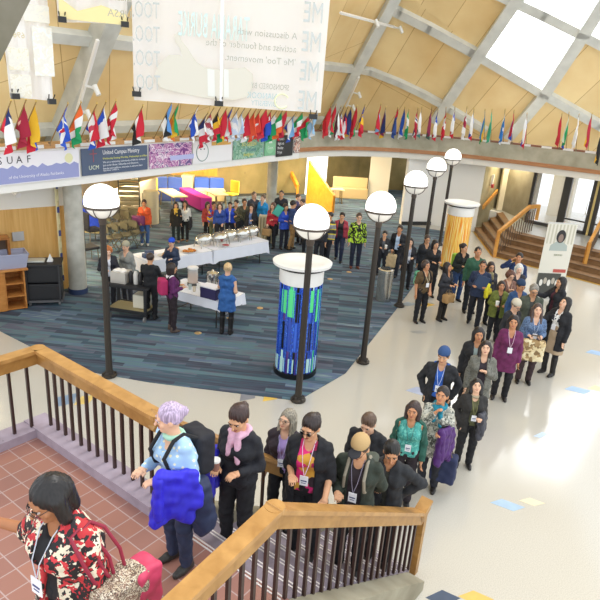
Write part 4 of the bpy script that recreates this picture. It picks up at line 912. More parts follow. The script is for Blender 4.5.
# ------------------------------------------------------------------ buffet
ctm = mat('#eceef6', .7)
def table(label, c, ang, lx_, ly_, drop, z=.67, grp='white covered serving tables'):
    o = empty('folding_table', (c[0], c[1], .012), label, 'table', ang, grp); q = MB(); q.box((0, 0, z-.03), (lx_, ly_, .03)); q.build('tabletop', mat('#8d8b86', .5), o)
    for sx in (-1, 1):
        q = MB(); x = sx*(lx_/2-.25)
        for sy in (-1, 1): q.tube([(x, sy*(ly_/2-.1), z-.05), (x, sy*(ly_/2-.1), .0)], .014, 8)
        q.tube([(x, -(ly_/2-.1), .18), (x, (ly_/2-.1), .18)], .012, 8); q.tube([(x, -(ly_/2-.1), z-.12), (x, (ly_/2-.1), z-.12)], .012, 8); q.build('leg_frame', mat('#2c2a28', .4), o)
    m_ = MB(); n = 60; per = []
    hx, hy = lx_/2+.012, ly_/2+.012
    pts = []
    for i in range(n):
        s_ = i/n*2*(2*hx+2*hy); 
        if s_ < 2*hx: p = (-hx+s_, -hy, 0)
        elif s_ < 2*hx+2*hy: p = (hx, -hy+s_-2*hx, 1)
        elif s_ < 4*hx+2*hy: p = (hx-(s_-2*hx-2*hy), hy, 2)
        else: p = (-hx, hy-(s_-4*hx-2*hy), 3)
        pts.append(p)
    vs = [(p[0], p[1], z-.008) for p in pts]
    for j in range(1, 4):
        for i, p in enumerate(pts):
            w_ = 1+.03*j/3*sin(i*1.9); e = abs(abs(p[0])-hx)+abs(abs(p[1])-hy); cr_ = .05*j/3 if e < .12 else 0
            vs.append((p[0]*(w_+.0)+(.01*j if p[0] > 0 else -.01*j), p[1]*(w_+.02*j/3)+0, z-.008-drop*j/3-cr_))
    fs = [(j*n+i, j*n+(i+1) % n, (j+1)*n+(i+1) % n, (j+1)*n+i) for j in range(3) for i in range(n)]; m_.add(vs, fs, 0, True); m_.add([(p[0], p[1], z-.005) for p in pts], [tuple(range(n))])
    cl = m_.build('tablecloth', ctm, None); cl.location = (c[0], c[1], .012); cl.rotation_euler = (0, 0, ang); tag(cl, 'white cloth over ' + label, 'tablecloth'); return o
tA = P(146, 262, .67); tB = P(270, 241, .67); ang = atan2(tB.y-tA.y, tB.x-tA.x); tl = (tB-tA).length; dv = (tB-tA).normalized(); nv = Vector((-dv.y, dv.x, 0))
def T1(k, w, z=.683): return Vector((tA.x+dv.x*k+nv.x*w, tA.y+dv.y*k+nv.y*w, z))
c = T1(tl*.25, .38); table('the near end of the long buffet by the blue hat', c, ang, tl/2-.07, .76, .33)
c = T1(tl*.75, .38); table('the far end of the long buffet under the covered dishes', c, ang, tl/2-.07, .76, .33)
steel = mat('#c9c8c2', .18, metal=.9); foods = ['#c98a3e', '#b5432e', '#8a5a2c', '#d9b36a', '#5f7a35']
def chafer(k, w, label, open_=False):
    o = empty('chafing_dish', T1(k, w), label, 'chafing dish', ang+.1, 'covered steel dishes along the buffet')
    q = MB(); q.lathe((0, 0, 0), [(.19, .1), (.27, .2), (.285, .215), (.27, .22), (0, .2)], 28, sy=.72); q.build('pan', steel, o)
    q = MB(); q.lathe((0, 0, 0), [(.28, .222), (.26, .28), (.18, .34), (.05, .37), (0, .37)], 28, sy=.72); q.build('lid', steel, o)
    q = MB(); q.tube([(-.06, 0, .36), (-.04, 0, .41), (.04, 0, .41), (.06, 0, .36)], .011, 8); q.build('lid_handle', mat('#2b2b2b', .4), o)
    for sx in (-1, 1):
        for sy in (-1, 1): q = MB(); q.tube([(sx*.2, sy*.13, .18), (sx*.23, sy*.15, 0)], .012, 8); q.build('leg', steel, o)
    return o
for k, w, lab in ((tl*.50, .42, 'oval steel chafing dish on the buffet nearest the food trays'), (tl*.62, .36, 'oval steel chafing dish on the buffet beside the red bowl'), (tl*.72, .47, 'oval steel chafing dish in the middle of the far buffet half'), (tl*.83, .42, 'oval steel chafing dish second from the far end of the buffet'), (tl*.93, .5, 'oval steel chafing dish at the far end of the buffet')): chafer(k, w, lab)
def tray(k, w, label, col, r=.24):
    o = empty('food_platter', T1(k, w), label, 'platter', ang, 'open food platters on the buffet'); q = MB(); q.lathe((0, 0, 0), [(r*.8, 0), (r, .025), (r*.97, .03), (r*.78, .012), (0, .012)], 24, sy=.7); q.build('platter', mat('#d8d6d0', .3), o)
    random.seed(int(k*100)); pr = [ell((random.uniform(-.6, .6)*r, random.uniform(-.4, .4)*r, .03+random.random()*.02), (.04, .035, .03)) for _ in range(16)]
    blob('food', pr, pattern('noise', col, 25), o, .009, .005); return o
tray(tl*.17, .2, 'oval platter of orange brown rolls near the man in the blue hat', ['#c98a3e', '#8a5423', '#e0b26a']); tray(tl*.27, .52, 'platter of golden pastries behind the other platter', ['#d49a4c', '#a86a2c'], .22); tray(tl*.34, .18, 'large platter of orange food at the front edge of the buffet', ['#d07f2e', '#b15a1e', '#e6b55c'])
o = empty('bowl', T1(tl*.62, .1), 'small bowl of red food at the front of the buffet', 'bowl'); q = MB(); q.lathe((0, 0, 0), [(.05, 0), (.13, .06), (.12, .062), (.04, .01), (0, .01)], 20); q.build('dish', mat('#e8e6e2', .3), o); blob('food', [ell((0, 0, .045), (.1, .1, .03))], mat('#a8252f', .4), o, .012)
for k, w, lab in ((tl*.05, .3, 'dark blue napkin box at the near end of the buffet'), (tl*.1, .52, 'dark blue box of cutlery behind the napkin box')): q = MB(); q.box((0, 0, .05), (.2, .15, .1), bev=.01); sitem('napkin_box', q, mat('#3c4f70', .6), lab, 'box', T1(k, w), ang)
# drinks table
d0 = P(163, 287, .67); d1 = P(216, 301, .67); a2_ = atan2(d1.y-d0.y, d1.x-d0.x); dw = (d1-d0).normalized(); dn = Vector((-dw.y, dw.x, 0)); dl = 1.6
def T2(k, w, z=.683): return Vector((d0.x+dw.x*k+dn.x*w, d0.y+dw.y*k+dn.y*w, z))
table('the drinks table between the purple and the blue clothed women', T2(dl/2, .38), a2_, dl, .76, .2)
def urn(k, w, label, s_=1.):
    o = empty('coffee_urn', T2(k, w), label, 'urn', a2_, 'steel urns on the drinks table'); q = MB(); q.lathe((0, 0, 0), [(.1*s_, 0), (.1*s_, .04), (.125*s_, .07), (.125*s_, .36*s_)], 24); q.build('body', steel, o)
    q = MB(); q.lathe((0, 0, 0), [(.13*s_, .36*s_), (.125*s_, .39*s_), (.04*s_, .43*s_), (.02, .46*s_), (0, .47*s_)], 24); q.build('lid', steel, o)
    q = MB(); q.tube([(0, -.125*s_, .1), (0, -.17*s_, .09), (0, -.17*s_, .06)], .012, 8); q.build('tap', mat('#22201f', .4), o)
    for sx in (-1, 1): q = MB(); q.tube([(sx*.12*s_, 0, .3*s_), (sx*.17*s_, 0, .29*s_), (sx*.17*s_, 0, .22*s_), (sx*.12*s_, 0, .21*s_)], .01, 8); q.build('side_handle', mat('#22201f', .4), o)
urn(.95, .5, 'tall steel coffee urn in the middle of the drinks table'); urn(1.3, .52, 'smaller steel urn beside the woman in the blue dress', .85)
o = empty('drink_dispenser', T2(.42, .5), 'clear drink dispenser with orange juice on the drinks table', 'dispenser', a2_); q = MB(); q.lathe((0, 0, 0), [(.1, .05), (.115, .1), (.115, .38)], 20); q.build('jar', mat('#dfe6e6', .1, alpha=.5), o); q = MB(); q.lathe((0, 0, 0), [(.1, .06), (.105, .25), (0, .25)], 20); q.build('juice', mat('#e39a42', .3), o)
q = MB(); q.lathe((0, 0, 0), [(.12, .38), (.12, .41), (0, .43)], 20); q.build('lid', mat('#e8e8e6', .3), o); q = MB(); q.lathe((0, 0, 0), [(.12, 0), (.12, .05), (0, .05)], 20); q.build('base', mat('#4a4a48', .4), o)
for i, (k, w) in enumerate(((.3, .2), (.42, .12), (.56, .22), (.66, .38), (.72, .16), (.8, .3), (1.12, .28), (1.1, .15))):
    q = MB(); q.lathe((0, 0, 0), [(.028, 0), (.038, .11), (.034, .11), (.026, .005), (0, .005)], 14); sitem('cup', q, mat(['#f1f1ee', '#d8cbb4', '#b9c4c0'][i % 3], .4), 'small pale cup standing on the drinks table', 'cup', T2(k, w), 0, 'cups on the drinks table')
o = empty('cooler_bag', T2(1.22, .08), 'dark purple box at the front of the drinks table by the blue dress', 'box', a2_); q = MB(); q.box((0, 0, .12), (.4, .26, .24), bev=.02); q.build('body', mat('#2f2a55', .7), o); q = MB(); q.box((0, 0, .25), (.42, .28, .03), bev=.01); q.build('lid', mat('#e8e8ee', .5), o)
# black utility cart
cc = (P(108, 290, .75)+P(143, 285, .75))/2; ca = atan2(.1, .62)-.35
ut = empty('utility_cart', (cc.x+.05, cc.y+.22, .012), 'black two shelf utility cart loaded with serving boxes', 'cart', ca)
for z in (.2, .74): q = MB(); q.box((0, 0, z), (.95, .55, .05), bev=.015); q.box((0, -.27, z+.03), (.95, .02, .05)); q.box((0, .27, z+.03), (.95, .02, .05)); q.build('shelf', blk, ut)
q = MB(); q.box((0, 0, .23), (.86, .48, .02)); q.build('shelf_liner', mat('#a3946a', .6), ut)
for sx in (-1, 1):
    for sy in (-1, 1): q = MB(); q.box((sx*.43, sy*.23, .45), (.06, .05, .6)); q.build('corner_post', blk, ut); q = MB(); q.tube([(sx*.4-.015, sy*.22, .06), (sx*.4+.015, sy*.22, .06)], .06, 14); q.build('caster', mat('#8a8884', .4), ut)
def on_cart(k, w, z=.778): v = Vector((k, w, 0)); v.rotate(Euler((0, 0, ca))); return Vector((cc.x+.05+v.x, cc.y+.22+v.y, z))
o = empty('serving_box', on_cart(-.24, .02), 'open cardboard coloured box of white packets on the black cart', 'box', ca); q = MB(); q.box((0, 0, .12), (.34, .3, .24)); q.build('box', mat('#cfcac0', .4, metal=.3), o); blob('packets', [ell((random.uniform(-.13, .13), random.uniform(-.1, .1), .26), (.05, .04, .03)) for _ in range(10)], mat('#f4f1ea', .6), o, .012)
for i, k in enumerate((.0, .11, .22)): q = MB(); q.lathe((0, 0, 0), [(.05, 0), (.055, .2), (.04, .25), (.02, .28), (0, .28)], 16); sitem('thermos', q, mat(['#1d1d1f', '#d5d3cc', '#1d1d1f'][i], .3), 'slim flask standing in the row on the black cart, %s' % ['nearest the cardboard box', 'pale one in the middle', 'nearest the white bowl'][i], 'flask', on_cart(k, .0))
q = MB(); q.lathe((0, 0, 0), [(.06, 0), (.13, .1), (.12, .1), (.05, .01), (0, .01)], 20); sitem('bowl', q, mat('#eceae4', .3), 'white bowl at the right end of the black cart', 'bowl', on_cart(.37, .05))
q = MB(); q.box((0, 0, .16), (.3, .3, .3), bev=.02); sitem('container', q, mat('#dcd6c2', .5), 'cream container on the lower shelf of the black cart', 'container', on_cart(.22, .05, .25), ca)
# ------------------------------------------------------------------ lounge furniture far back
def sofa(c, ang, w, label, seat, back, base):
    o = empty('sofa', c, label, 'sofa', ang); q = MB(); q.box((0, 0, .2), (w, .8, .36), bev=.03); q.build('base', mat(base, .7), o); q = MB()
    for sx in (-1, 1): q = MB(); q.box((sx*w/4, -.05, .42), (w/2-.02, .62, .14), bev=.04); q.build('seat_cushion', mat(seat, .8), o); q = MB(); q.box((sx*w/4, .3, .68), (w/2-.02, .2, .5), bev=.05); q.build('back_cushion', mat(back, .8), o)
    return o
c = P(170, 198, 0); sofa((c.x, c.y-.5, .012), .18, 1.25, 'blue two seat sofa at the left, against the wooden wall', '#34509c', '#3a5ab0', '#2a3e78')
c = P(212, 198, 0); sofa((c.x, c.y-.6, .012), .30, 1.3, 'blue and cream two seat sofa at the right, beyond the magenta bench', '#e3cf9e', '#2f55b8', '#d9c48e')
c = P(195, 207, 0); o = empty('bench', (c.x, c.y, .012), 'long magenta upholstered bench between the two blue sofas', 'bench', 2.15); q = MB(); q.box((0, 0, .34), (2.3, .5, .52), bev=.04); q.build('cushion', mat('#b5278e', .7), o); q = MB(); q.box((0, 0, .04), (2.1, .4, .08)); q.build('base', mat('#3a2430', .6), o)
def lowtable(px, py, ang, w, d, label, h=.62):
    c = P(px, py, 0); o = empty('lounge_table', (c.x, c.y, .012), label, 'table', ang, 'pale wooden lounge tables'); q = MB(); q.box((0, 0, h), (w, d, .05), bev=.01); q.build('tabletop', mat('#ecd9a8', .4), o)
    for sx in (-1, 1): 
        for sy in (-1, 1): q = MB(); q.tube([(sx*(w/2-.12), sy*(d/2-.1), h-.02), (sx*(w/2-.08), sy*(d/2-.06), 0)], .025, 8); q.build('leg', mat('#8e7a4c', .5), o)
    return o
lowtable(173, 209, 2.15, 1.7, .6, 'long pale table in front of the left blue sofa'); lowtable(216, 208, 2.1, 1.2, .6, 'long pale table in front of the cream and blue sofa')
lowtable(334, 203, .2, .8, .5, 'pale table by the bright window, nearest'); lowtable(316, 200, .6, .7, .5, 'pale table by the bright window, farthest')
def lounge_chair(px, py, ang, col, label, grp=None):
    c = P(px, py, 0); o = empty('lounge_chair', (c.x, c.y, .012), label, 'chair', ang, grp); q = MB(); q.box((0, 0, .42), (.48, .46, .08), bev=.03); q.build('seat', mat(col, .7), o); q = MB(); q.box((0, .22, .72), (.48, .07, .5), bev=.03); q.build('backrest', mat(col, .7), o)
    for sx in (-1, 1): 
        for sy in (-1, 1): q = MB(); q.tube([(sx*.18, sy*.17, .4), (sx*.21, sy*.2, 0)], .016, 8); q.build('leg', mat('#6e6a60', .4), o)
lounge_chair(153, 203, .4, '#e8c94a', 'yellow chair left of the blue sofa at the wooden wall'); lounge_chair(231, 204, -.6, '#e9c63d', 'yellow chair at the right end of the cream and blue sofa'); lounge_chair(152, 220, 2.6, '#a8a184', 'olive grey chair near the left pale table')
q = MB(); c = P(188, 197, 0); q.box((c.x, c.y, .5), (.5, .45, .95), bev=.01); tag(q.build('side_cabinet', mat('#e9dcb8', .6)), 'small cream cabinet between the two blue sofas', 'cabinet')
q = MB(); c = P(244, 176, 2.4); q.box((-2.55, 27.42, 2.35), (1.1, .04, .3), rz=atan2(1.95, 3.6)); o = q.build('wall_sign', mat('#f2eee2', .5)); tag(o, 'white panel with a small dark picture on the back wall', 'sign'); q = MB(); q.box((-2.75, 27.28, 2.37), (.3, .03, .2), rz=atan2(1.95, 3.6)); q.build('picture', mat('#7a5a2c', .6), o)
c = P(350, 198, 0); o = empty('booth', (c.x, c.y, .012), 'long tan upholstered booth seat in front of the far back wall', 'bench', .12); q = MB(); q.box((0, 0, .25), (1.6, .6, .5), bev=.03); q.build('seat', mat('#cdb384', .7), o); q = MB(); q.box((0, .3, .65), (1.7, .14, .6), bev=.03); q.build('backrest', mat('#d9bf8e', .7), o)
# orange stair walls
og = wood('#e39a35', '#d1841f', (3, 3, 3), .4)
def wedge(pts, th, label):
    a = Vector(pts[0]); b = Vector(pts[1]); d = (b-a); d.z = 0; n_ = Vector((-d.y, d.x, 0)).normalized()*th; mb = MB(); k = len(pts); vs = [Vector(p) for p in pts]+[Vector(p)+n_ for p in pts]
    mb.add(vs, [tuple(range(k)), tuple(range(k, 2*k))[::-1]]+[(i, (i+1) % k, k+(i+1) % k, k+i) for i in range(k)]); o = mb.build('slanted_partition', og); tag(o, label, 'partition', 'orange slanted partitions'); return o
a = P(334, 213, .012); b = P(308, 203, .012); wedge([a, b, Vector((b.x, b.y, 1.9)), Vector((a.x, a.y, .75))], .12, 'large orange slanted wooden partition right of the far column')
a = P(297, 199, .012); b = P(283, 190, .012); o = MB().bar(Vector((a.x, a.y, .55)), Vector((b.x, b.y, 1.5)), .12, .22).build('slanted_partition', og); q = MB(); q.bar((a.x, a.y, 0.012), (a.x, a.y, .6), .1, .1); q.bar((b.x, b.y, 0.012), (b.x, b.y, 1.4), .1, .1); q.build('post', og, o); tag(o, 'narrow orange sloping rail just right of the far concrete column', 'partition')
# small partition walls near the lamp on the left, stacked chairs
wall('wall_screen', (-7.1, 21.2), (-5.6, 21.9), 0.012, 2.85, mat('#ece4d2', .7), .15)
def folding_chair(parent_loc, ang, label, col='#6c6650'):
    o = empty('folding_chair', parent_loc, label, 'chair', ang, 'folding chairs on the storage rack'); fr_ = mat('#5d5848', .4, metal=.3); 
    q = MB()
    for sx in (-1, 1): q.tube([(sx*.22, -.18, 0), (sx*.22, .18, .82)], .012, 6)
    q.tube([(-.22, .18, .82), (.22, .18, .82)], .012, 6); q.build('back_frame', fr_, o)
    q = MB()
    for sx in (-1, 1): q.tube([(sx*.2, .2, 0), (sx*.2, -.18, .44)], .012, 6)
    q.build('leg_frame', fr_, o); q = MB(); q.box((0, -.02, .43), (.4, .38, .03), bev=.01); q.build('seat', mat(col, .6), o); q = MB(); q.box((0, .15, .7), (.42, .03, .2), bev=.01); q.build('backrest', mat(col, .6), o); return o
k = 0
for row in range(3):
    for i in range(4):
        c = P(112+i*8.5, 252-row*13-i*2, 0); folding_chair((c.x, c.y, .012), 2.2+.1*i+row*.2, 'olive folding chair, %s from the left in the %s row behind the left lamp' % (['first', 'second', 'third', 'fourth'][i], ['front', 'middle', 'back'][row]))
c = P(130, 230, 0)
rack0 = empty('chair_rack', (c.x, c.y, .012), 'tall olive rack of stacked folding chairs behind the left lamp globe', 'rack', .3)
for z in np.arange(.1, 1.75, .16): q = MB(); q.box((0, 0, z), (.62, .5, .035), bev=.008); q.tube([(-.31, -.25, z+.05), (.31, -.25, z+.05)], .012, 6); q.build('stacked_seat', mat('#8a8266', .5), rack0)
for sx in (-1, 1): q = MB(); q.bar((sx*.33, 0, 0), (sx*.33, 0, 1.8), .04, .04); q.build('upright', mat('#3e3a30', .5), rack0)
for i, (px, py, lab) in enumerate(((89, 262, 'black fabric chair right of the concrete column, draped with a dark coat'), (93, 243, 'dark chair behind the black draped chair by the column'))):
    lounge_chair(px, py, 2.4, '#24242a', lab)
c = P(92, 232, 0); o = blob('draped_cloth', [rbx((0, 0, .95), (.35, .25, .02), .03), rbx((0, -.27, .6), (.35, .02, .35), .03), rbx((.36, 0, .65), (.02, .25, .3), .03)], mat('#2547c8', .8), None, .02, .03, .01); o.location = (c.x, c.y, .012); tag(o, 'royal blue cloth draped over a stand right of the concrete column', 'cloth')
sd_ = MB(); sd_.box((c.x, c.y, .47), (.6, .42, .9)); tag(sd_.build('stand', mat('#b9ab7c', .6)), 'pale stand under the royal blue cloth by the column', 'stand')
c = P(130, 228, 0); q = MB(); q.lathe((c.x+.5, c.y+.9, .012), [(.26, 0), (.26, 1.15), (0, 1.15)], 24); tag(q.build('cylinder_bin', mat('#ded2b0', .6)), 'cream cylindrical bin behind the stack of folding chairs', 'bin')
# bins
c = P(374, 303, 0); o = empty('litter_bin', (c.x+.24, c.y+.24, .012), 'brushed steel cylindrical litter bin beside the third pole lamp', 'bin'); q = MB(); q.lathe((0, 0, 0), [(.19, 0), (.19, .76)], 32); q.build('body', mat('#b9b7b0', .25, metal=.85), o); q = MB(); q.lathe((0, 0, 0), [(.195, .76), (.2, .82), (.15, .835), (.15, .76), (0, .74)], 32); q.build('rim', mat('#d9d7d0', .2, metal=.85), o)
c = P(266, 243, 0); o = empty('litter_bin', (c.x, c.y+.2, .012), 'cream slatted square litter bin by the woman in red', 'bin'); q = MB(); q.box((0, 0, .45), (.55, .5, .9), bev=.02); q.build('body', mat('#e2d6b2', .6), o)
for k in range(5): q = MB(); q.box((-.2+k*.1, -.255, .45), (.03, .02, .8)); q.build('slat', mat('#9a8a62', .6), o)
# ------------------------------------------------------------------ pull up banner by the entrance stairs
bb = P(545, 297, 0); o = empty('pull_up_banner', (bb.x+.05, bb.y, 0), 'tall cream pull up banner with portraits in front of the entrance stairs', 'banner', .12)
q = MB(); q.box((0, 0, .05), (1.0, .28, .1), bev=.02); q.build('base', mat('#c9c9c6', .3, metal=.6), o); q = MB(); q.box((0, 0, 1.16), (.95, .012, 2.1)); q.build('print', mat('#ddd9cb', .5), o); q = MB(); q.tube([(0, .05, .08), (0, .05, 2.2)], .012, 8); q.build('pole', mat('#8a8a88', .4), o)
q = MB(); q.box((0, 0, 2.22), (.97, .03, .03)); q.build('top_rail', mat('#c9c9c6', .3, metal=.6), o)
for k in range(8): q = MB(); q.box((-.4+k*.114, -.008, 1.9), (.05, .004, .56)); q.build('printed_stripe', mat('#c2bda9', .6), o)
FB = frame((0, -.011, 0), Vector((1, 0, 0)))
def disc(pts, m, name, par, y=-.012, th=.004):
    mb = MB(); n = len(pts); vs = [(p[0], y, p[1]) for p in pts]+[(p[0], y+th, p[1]) for p in pts]; mb.add(vs, [tuple(range(n)), tuple(range(n, 2*n))[::-1]]+[(i, (i+1) % n, n+(i+1) % n, n+i) for i in range(n)]); return mb.build(name, m, par)
def ov(cx, cz, rx, rz_, n=20, a0=0, a1=2*pi): return [(cx+rx*cos(a0+(a1-a0)*i/n), cz+rz_*sin(a0+(a1-a0)*i/n)) for i in range(n)]
disc([(-.28, 1.42), (.3, 1.42), (.28, 1.58), (.12, 1.68), (-.1, 1.68), (-.26, 1.58)], mat('#a9b3ac', .6), 'portrait', o); disc(ov(.02, 1.84, .15, .19), mat('#2c2a2b', .6), 'portrait', o, -.015); disc(ov(.02, 1.79, .08, .12), mat('#8a7468', .6), 'portrait', o, -.019)
for i, (s_, z_, t_) in enumerate(((.07, 1.27, 'SERVICES'), (.03, 1.18, 'for students'))): ptx('lettering', t_, s_, mat('#6f7a52', .6), o, Matrix.Translation((.05, -.012, z_)) @ Matrix.Rotation(pi/2, 4, 'X'), .001) if i == 0 else None
disc([(.0, .77), (.42, .77), (.42, .87), (.0, .87)], mat('#b8544a', .6), 'red_strip', o); disc([(-.46, .12), (.3, .12), (.3, .74), (-.46, .74)], mat('#4a4a44', .6), 'photo_print', o); 
for k in range(5): disc(ov(-.32+k*.13, .45+.06*(k % 2), .055, .1), mat(['#e8e4da', '#b9b0a0'][k % 2], .6), 'photo_face', o, -.016)
bpy.data.objects['pull_up_banner'].scale = (.86, 1, .93)
# ------------------------------------------------------------------ posters on the left balcony
FA = Vector((-6.6, 10.2, 0)); FD = Vector((6.2, 10.6, 0)).normalized(); FN = Vector((FD.y, -FD.x, 0))
def fk(x, y=165, inset=.0):
    r = ray(x, y); o_ = FA+FN*inset; n_ = FN; p = CAM+r*((o_-CAM).dot(n_)/r.dot(n_)); return (p-FA).dot(FD), p.z
def poster(x0, x1, z0, z1, col, label, rough=.5):
    k0 = fk(x0)[0]; k1 = fk(x1)[0]; k0 = max(k0, -3.5); w = k1-k0; o = empty('poster', FA+FD*((k0+k1)/2)+FN*.03+Vector((0, 0, z0)), label, 'poster', atan2(FD.y, FD.x), 'posters along the left balcony front')
    q = MB(); q.box((0, 0, (z1-z0)/2), (w-.03, .012, z1-z0)); q.build('sheet', col if not isinstance(col, str) else mat(col, rough), o); return o, w, z1-z0
def pt(o, t_, s_, x, z, col, al='LEFT', xs=1, y=-.009): return ptx('lettering', t_, s_, mat(col, .6), o, Matrix.Translation((x, y, z)) @ Matrix.Rotation(pi/2, 4, 'X'), .001, al, xs)
z0, z1p = 2.78, 3.38
o, w, h = poster(-60, 79, z0, z1p, '#f0eef2', 'white poster with violet mountains and the letters SUAF at the left end of the balcony')
ms = [(-w/2+.02, .02), (w/2-.04, .02)]; mz = [(w/2-.04, .30)]; random.seed(3)
for i in range(1, 26): mz.append((w/2-.04-(w-.06)*i/26, .24+.1*abs(sin(i*1.7))+random.random()*.05))
disc([(-w/2+.02, .02), (w/2-.04, .02)]+mz+[(-w/2+.02, .26)], mat('#9aa0cf', .6), 'mountains', o, -.010); disc(ov(w/2-.28, .43, .1, .1), mat('#e9e6b5', .6), 'sun', o, -.009)
q0_ = fk(0)[0]; cx_ = fk(79)[0]; xr = lambda px: fk(px)[0]-(cx_-w/2)
for ch, px in (('S', -1), ('U', 9), ('A', 18.5), ('F', 28)): pt(o, ch, .2, xr(px), .40, '#3a3a44', 'CENTER')
pt(o, 'of the University of Alaska Fairbanks', .085, xr(62), .11, '#f2f2fa', 'RIGHT', y=-.014); 
o, w, h = poster(80, 147, z0+.02, z1p, '#4f5e78', 'slate blue poster headed United Campus Ministry'); pt(o, 'United Campus Ministry', .14, -w/2+.72*w/2.4, h-.15, '#f4f4f4', xs=.8 if w < 2.6 else 1); pt(o, 'Wednesday Evening Worship, Wednesdays at 6:30pm', .062, -w/2+.3*w, h-.26, '#e3e36a')
for k, t_ in enumerate(('We are a welcoming community of faith for students', 'Join us for dinner, fellowship and discussion,', 'friends and neighbors, everyone is welcome here')): pt(o, t_, .06, -w/2+.3*w, h-.34-.07*k, '#e9ecf0')
pt(o, 'Questions? Contact us', .05, -w/2+.3*w, .06, '#e9ecf0'); pt(o, 'UCM', .13, -w/2+.1*w, .12, '#dfe6c8'); q = MB(); q.box((-w/2+.17*w, -.009, .42), (.02, .003, .28)); q.box((-w/2+.17*w, -.009, .46), (.2, .003, .02)); q.build('cross', mat('#a0525a', .6), o)
o, w, h = poster(148, 191, z0+.02, z1p+.01, pattern('noise', ['#7d3f86', '#d9a9c8', '#a45b9c', '#e8d3df', '#6a4f8a'], 5), 'purple and pink swirled poster with white bubble lettering'); pt(o, 'Construct', .17, -w/2+.08, h-.2, '#f4e8f4'); pt(o, 'Cabaret', .15, -w/2+.3, h-.36, '#f4e8f4'); q = MB(); q.box((.4, -.009, .22), (.9, .003, .12)); q.build('pale_band', mat('#b8bde6', .6), o)
o, w, h = poster(191.5, 231, z0+.03, z1p+.01, '#f1efee', 'white poster with a circular drawn face outline and an orange stripe'); q = MB(); q.tube([(-w*.27+.24*cos(t), -.01, .3+.24*sin(t)) for t in np.linspace(0, 2*pi, 40)], .012, 6); q.build('circle_line', mat('#8fa09c', .6), o); q = MB(); q.box((w*.2, -.009, h-.08), (w*.5, .003, .1)); q.build('orange_band', mat('#e5b25a', .6), o)
q = MB(); [q.lathe((-w*.27+sx*.07, -.012, .36), [(.016, 0), (.016, .03), (0, .03)], 8) for sx in (-1, 1)]; q.build('dots', mat('#5c6a66', .6), o)
o, w, h = poster(231.5, 262, z0+.03, z1p, pattern('noise', ['#7fae92', '#5f9478', '#a9c9ac', '#86b5a8'], 6), 'green patterned poster with yellow and pale lettering'); pt(o, 'SO GREEN', .16, 0, h-.2, '#e6dc6a', 'CENTER'); pt(o, 'SUSTAINABLE', .14, 0, h-.37, '#5f8d9a', 'CENTER', .9); pt(o, '#uafgreen', .13, 0, .08, '#e6dc6a', 'CENTER')
o, w, h = poster(262.5, 274, z0+.05, z1p+.02, '#79b98c', 'narrow green poster with a white triangle and the word Green'); disc(ov(0, .32, w*.42, .26), mat('#93cfa2', .6), 'oval', o); disc([(-.1, .38), (.1, .38), (0, .54)], mat('#eef6ee', .6), 'triangle', o, -.016); pt(o, 'Green', .13, 0, .2, '#eef6ee', 'CENTER', .9, -.017)
o, w, h = poster(274.5, 291, z0-.02, z1p+.05, '#2a2c2c', 'black poster with white lettering near the far column'); [pt(o, t_, .12, -w/2+.06, h-.15-.14*k, '#f2f2f2', 'LEFT', .8) for k, t_ in enumerate(("Women's", "Night out", "Mondays", "7-9 pm"))]
o, w, h = poster(291.5, 298, z0+.05, z1p, pattern('noise', ['#e2b9a4', '#8a5a50', '#f0e6dc', '#4a4a52'], 5), 'small portrait photo poster at the right end of the poster row')
# ------------------------------------------------------------------ hanging banners seen from behind
def cloth_mat(col, alpha, kind=None):
    mt, nt, b = nm('banner_film'); b.inputs['Base Color'].default_value = lin(col); b.inputs['Roughness'].default_value = .45; b.inputs['Alpha'].default_value = alpha
    b.inputs['Transmission Weight'].default_value = 0; L = nt.links; N = nt.nodes; tr_ = N.new('ShaderNodeBsdfTranslucent'); tr_.inputs[0].default_value = lin(col); ms_ = N.new('ShaderNodeMixShader'); ms_.inputs[0].default_value = .5
    tp = N.new('ShaderNodeBsdfTransparent'); m2 = N.new('ShaderNodeMixShader'); m2.inputs[0].default_value = alpha; b.inputs['Alpha'].default_value = 1
    L.new(b.outputs[0], ms_.inputs[1]); L.new(tr_.outputs[0], ms_.inputs[2]); L.new(tp.outputs[0], m2.inputs[1]); L.new(ms_.outputs[0], m2.inputs[2]); L.new(m2.outputs[0], nt.nodes['Material Output'].inputs[0]); return mt
BM = cloth_mat('#ffffff', .92)
def hang(pl, pr, d, top, label, extra_px=None):
    """a film banner whose lower corners are pl and pr, hanging at distance d"""
    a = PD(*pl, d[0]); b_ = PD(*pr, d[1]); zb = (a.z+b_.z)/2; t_ = Vector((b_.x-a.x, b_.y-a.y, 0)); w = t_.length; o = empty('hanging_banner', ((a.x+b_.x)/2, (a.y+b_.y)/2, zb), label, 'banner', atan2(t_.y, t_.x), 'paper banners hanging from the ceiling')
    nx, nz = 24, 10; vs = []; slope = (b_.z-a.z)/w
    for j in range(nz+1):
        for i in range(nx+1): x = -w/2+w*i/nx; z = top*j/nz+slope*x*(1-j/nz); vs.append((x, .03*sin(i*.6+j*.25)+.012*sin(i*1.7), z))
    fs = [(j*(nx+1)+i, j*(nx+1)+i+1, (j+1)*(nx+1)+i+1, (j+1)*(nx+1)+i) for j in range(nz) for i in range(nx)]; me = bpy.data.meshes.new('film'); me.from_pydata(vs, [], fs); me.materials.append(BM); me.polygons.foreach_set('use_smooth', [True]*len(fs)); link('film', me, None, o); return o, w
def bt(o, t_, s_, x, z, col, al='CENTER', xs=1, rot=0, a=1): 
    m_ = mat(col, .8); return ptx('lettering', t_, s_, m_, o, Matrix.Translation((x, -.05, z)) @ Matrix.Rotation(pi/2, 4, 'X') @ Matrix.Rotation(rot, 4, 'Z'), .0006, al, xs, mirror=True)
